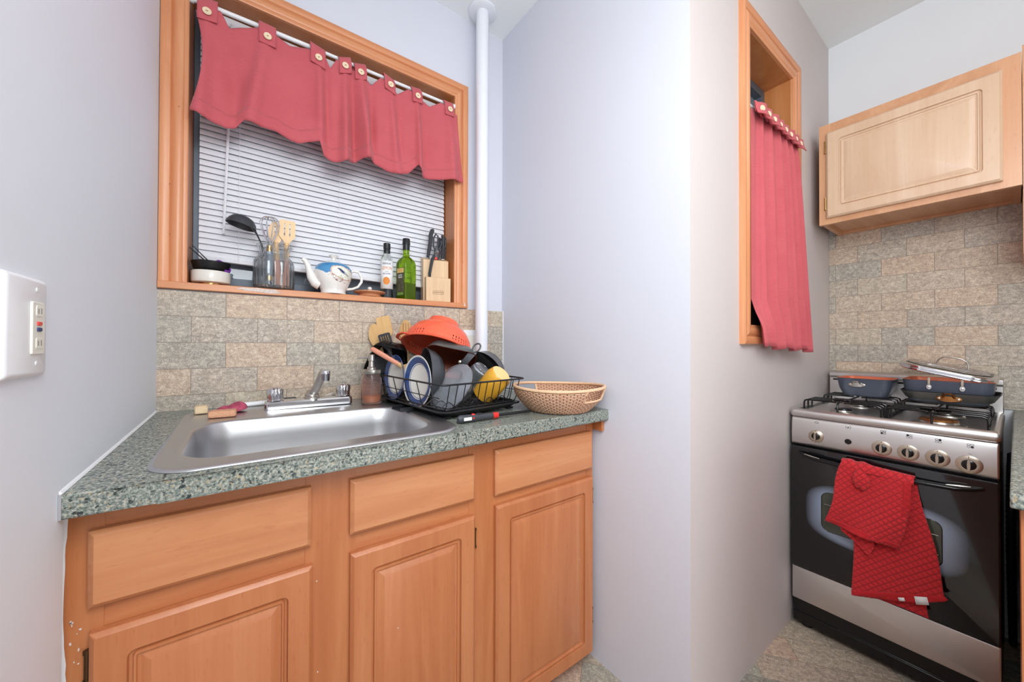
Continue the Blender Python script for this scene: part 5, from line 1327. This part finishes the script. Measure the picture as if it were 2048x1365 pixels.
for x in (-.040, .040):
    b = MB(); b.X = Matrix.Translation((x, -.1085, .060)) @ Matrix.Rotation(PI/2-.06, 4, 'X')
    b.rings([[(q*k*.0072*math.cos(a), q*.0105*k*math.sin(a), zz) for a in [2*PI*i/20 for i in range(20)]] for k, zz, q in ((1, -.003, 1), (1, .0015, 1), (.9, .0026, 1))]); pp = b.build('handle_plate', 'dull_chrome', bp_)
    b = MB(); b.X = Matrix.Translation((x, -.1115, .060)) @ Matrix.Rotation(PI/2, 4, 'X'); b.lathe([(0, -.001), (.0042, 0), (.0038, .0022), (0, .003)], 14); b.build('rivet', 'chrome', pp)
    MB().box((x-.0035, -.1155, .070), (x+.0035, -.112, .096)).build('handle_strap', 'nickel', bp_, bevel=.001)
# glass lid resting aslant on the roaster
lid = thing('cookware_lid', 'square glass lid with steel rim and wire handle tilted on the roaster', 'lid', spos(.387, .392, GZ+.1265), (0, 0, -PI/2))
LX = Matrix.Rotation(math.radians(13.5), 4, 'Y') @ Matrix.Rotation(math.radians(3.5), 4, 'X')
def lr(h, z, r=.6): return [(x, y, z) for x, y in rrect(-h, -h, h, h, h*r, 10)]
b = MB(); b.X = LX; b.rings([lr(.112, -.006), lr(.122, -.009), lr(.1250, -.006), lr(.1235, -.001), lr(.1250, .005), lr(.122, .010), lr(.110, .0115)], cap0=False, cap1=False); b.build('steel_rim', 'chrome', lid, solid=.001, angle=50)
M['lid_glass'] = plain('lid_glass', (235, 240, 240), 0.03, trans=1.0, ior=1.2, vary=0)
b = MB(); b.X = LX; b.rings([lr(.111, .0105), lr(.10, .0125), lr(.07, .015), lr(.03, .017), lr(.004, .0172)], cap0=False, cap1=True); b.build('glass_pane', 'lid_glass', lid, solid=.002, angle=80)
b = MB(); b.X = LX @ Matrix.Translation((.005, 0, .0175)); b.tube([(-.040, 0, 0), (-.036, 0, .018), (-.026, 0, .030), (-.010, 0, .034), (.018, 0, .034), (.034, 0, .026), (.041, 0, .012), (.043, 0, 0)], .0024, 10); b.build('wire_handle', 'dull_chrome', lid)

# ---------------------------------------------------------------- red towel over the oven handle
tw = thing('dish_towel', 'crumpled red waffle-weave towel hung over the oven door handle', 'towel', (1.765, .29, .70))
def quad(pts, u, v):
    (a, b_, c_, d_) = pts   # tl, tr, br, bl   (y,z)
    top = (lerp(a[0], b_[0], u), lerp(a[1], b_[1], u)); bot = (lerp(d_[0], c_[0], u), lerp(d_[1], c_[1], u))
    return lerp(top[0], bot[0], v), lerp(top[1], bot[1], v)
def sheet(name, pts, x0_, x1_, mat, amp=.006, fr=5, ph=0, nu=50, nv=60, solid=.004, sag=0, drift=1):
    def f_(u, v):
        y, z = quad(pts, u, v)
        x = lerp(x0_, x1_, v)-amp*(.3+.7*v)*math.sin(u*fr+ph+v*drift)-.0012*math.sin(z*300)*math.sin(y*290)
        return (x, y+.004*math.sin(v*7+ph), z-sag*math.sin(u*PI)*v)
    return MB().grid(f_, nu, nv).build(name, mat, tw, world=True, solid=solid, angle=85)
# the long layer hanging behind (between bar and door), its under layer, the flap over the bar, and the short corner
sheet('long_layer', [(.352, .700), (.190, .690), (.1300, .345), (.3480, .245)], 1.779, 1.772, 'towel', .005, 7, .5, sag=.012)
sheet('under_layer', [(.335, .42), (.20, .42), (.1640, .262), (.3000, .258)], 1.786, 1.784, 'towel', .003, 5, 1.2, sag=.0)
sheet('front_flap', [(.374, .716), (.1955, .7035), (.2290, .468), (.4160, .490)], 1.742, 1.744, 'towel', .010, 8, .2, nu=60, nv=60, sag=.004, drift=2.5)
sheet('corner_fold', [(.400, .520), (.290, .500), (.2980, .405), (.372, .468)], 1.758, 1.757, 'towel', .004, 5, .8)
b = MB()   # roll over the bar
def roll_(u, v):
    y = lerp(.374, .1955, u); a = lerp(-.3, PI+.3, v); rr = .0195+.005*math.exp(-((u-.12)/.12)**2)+.006*math.exp(-((u-.30)/.10)**2)-.004*math.exp(-((u-.22)/.05)**2)
    zz = lerp(.706, .6945, u)
    return (1.762-rr*.95*math.cos(a), y, zz+rr*math.sin(a)*1.05)
MB().grid(roll_, 60, 16).build('bar_fold', 'towel', tw, world=True, solid=.003, angle=85)
def knot(u, v):   # puckered lump at the top left
    a = u*2*PI; t_ = v
    r = .021*math.sin(PI*(.1+.85*t_))**.7+.003*math.sin(3*a)
    return (1.735+r*.55*math.cos(a), .322-.0*t_+r*math.sin(a), lerp(.706, .640, t_)+.004*math.cos(2*a))
MB().grid(knot, 32, 20).build('pucker', 'towel', tw, world=True, solid=.001, angle=85)
sheet('hem', [(.2120, .699), (.1950, .697), (.2285, .467), (.2440, .470)], 1.7395, 1.7415, 'towel_hem', .010, 1.2, 7.9, nu=6, sag=0, drift=2.5)
sheet('hem', [(.416, .505), (.230, .484), (.2290, .466), (.4160, .488)], 1.7400, 1.7410, 'towel_hem', .009, 8, 2.6, nv=4, sag=.004)
sheet('hem', [(.349, .257), (.1320, .358), (.1300, .343), (.3480, .243)], 1.7690, 1.7690, 'towel_hem', .005, 7, 1.4, nv=4, sag=.012)
lb_ = MB().add([(1.7620, .1985, .325), (1.7620, .1705, .3375), (1.7610, .166, .315), (1.7610, .194, .301)], [(0, 1, 2, 3)]).build('care_label', 'paper', tw, world=True, solid=.0006); lb_['label'] = 'white care label'
MB().add([(1.7630, .2355, .300), (1.7630, .221, .307), (1.7620, .2185, .297), (1.7620, .232, .290)], [(0, 1, 2, 3)]).build('brand_tag', 'paper', tw, world=True, solid=.0006)
# dark flexible hose squeezed between stove and cabinet
P = [(2.33, .012, .02), (2.20, .013, .25), (2.10, .014, .45), (2.05, .013, .60), (2.12, .012, .70), (2.30, .012, .74)]
P2 = []
for (a, b_) in zip(P, P[1:]):
    for k in range(14): P2.append(tuple(Vector(a).lerp(Vector(b_), k/14)))
o = MB().tube([Vector(p)-Vector(P[0]) for p in P2], [.0095+.0012*(k % 2) for k in range(len(P2))], 10).build('gas_hose', 'black_plastic', loc=P[0]); tag(o, 'black hose in the dark gap right of the stove', 'hose')
# white paint patch and screw marks near the kitchen window casing
bpy.context.view_layer.update()
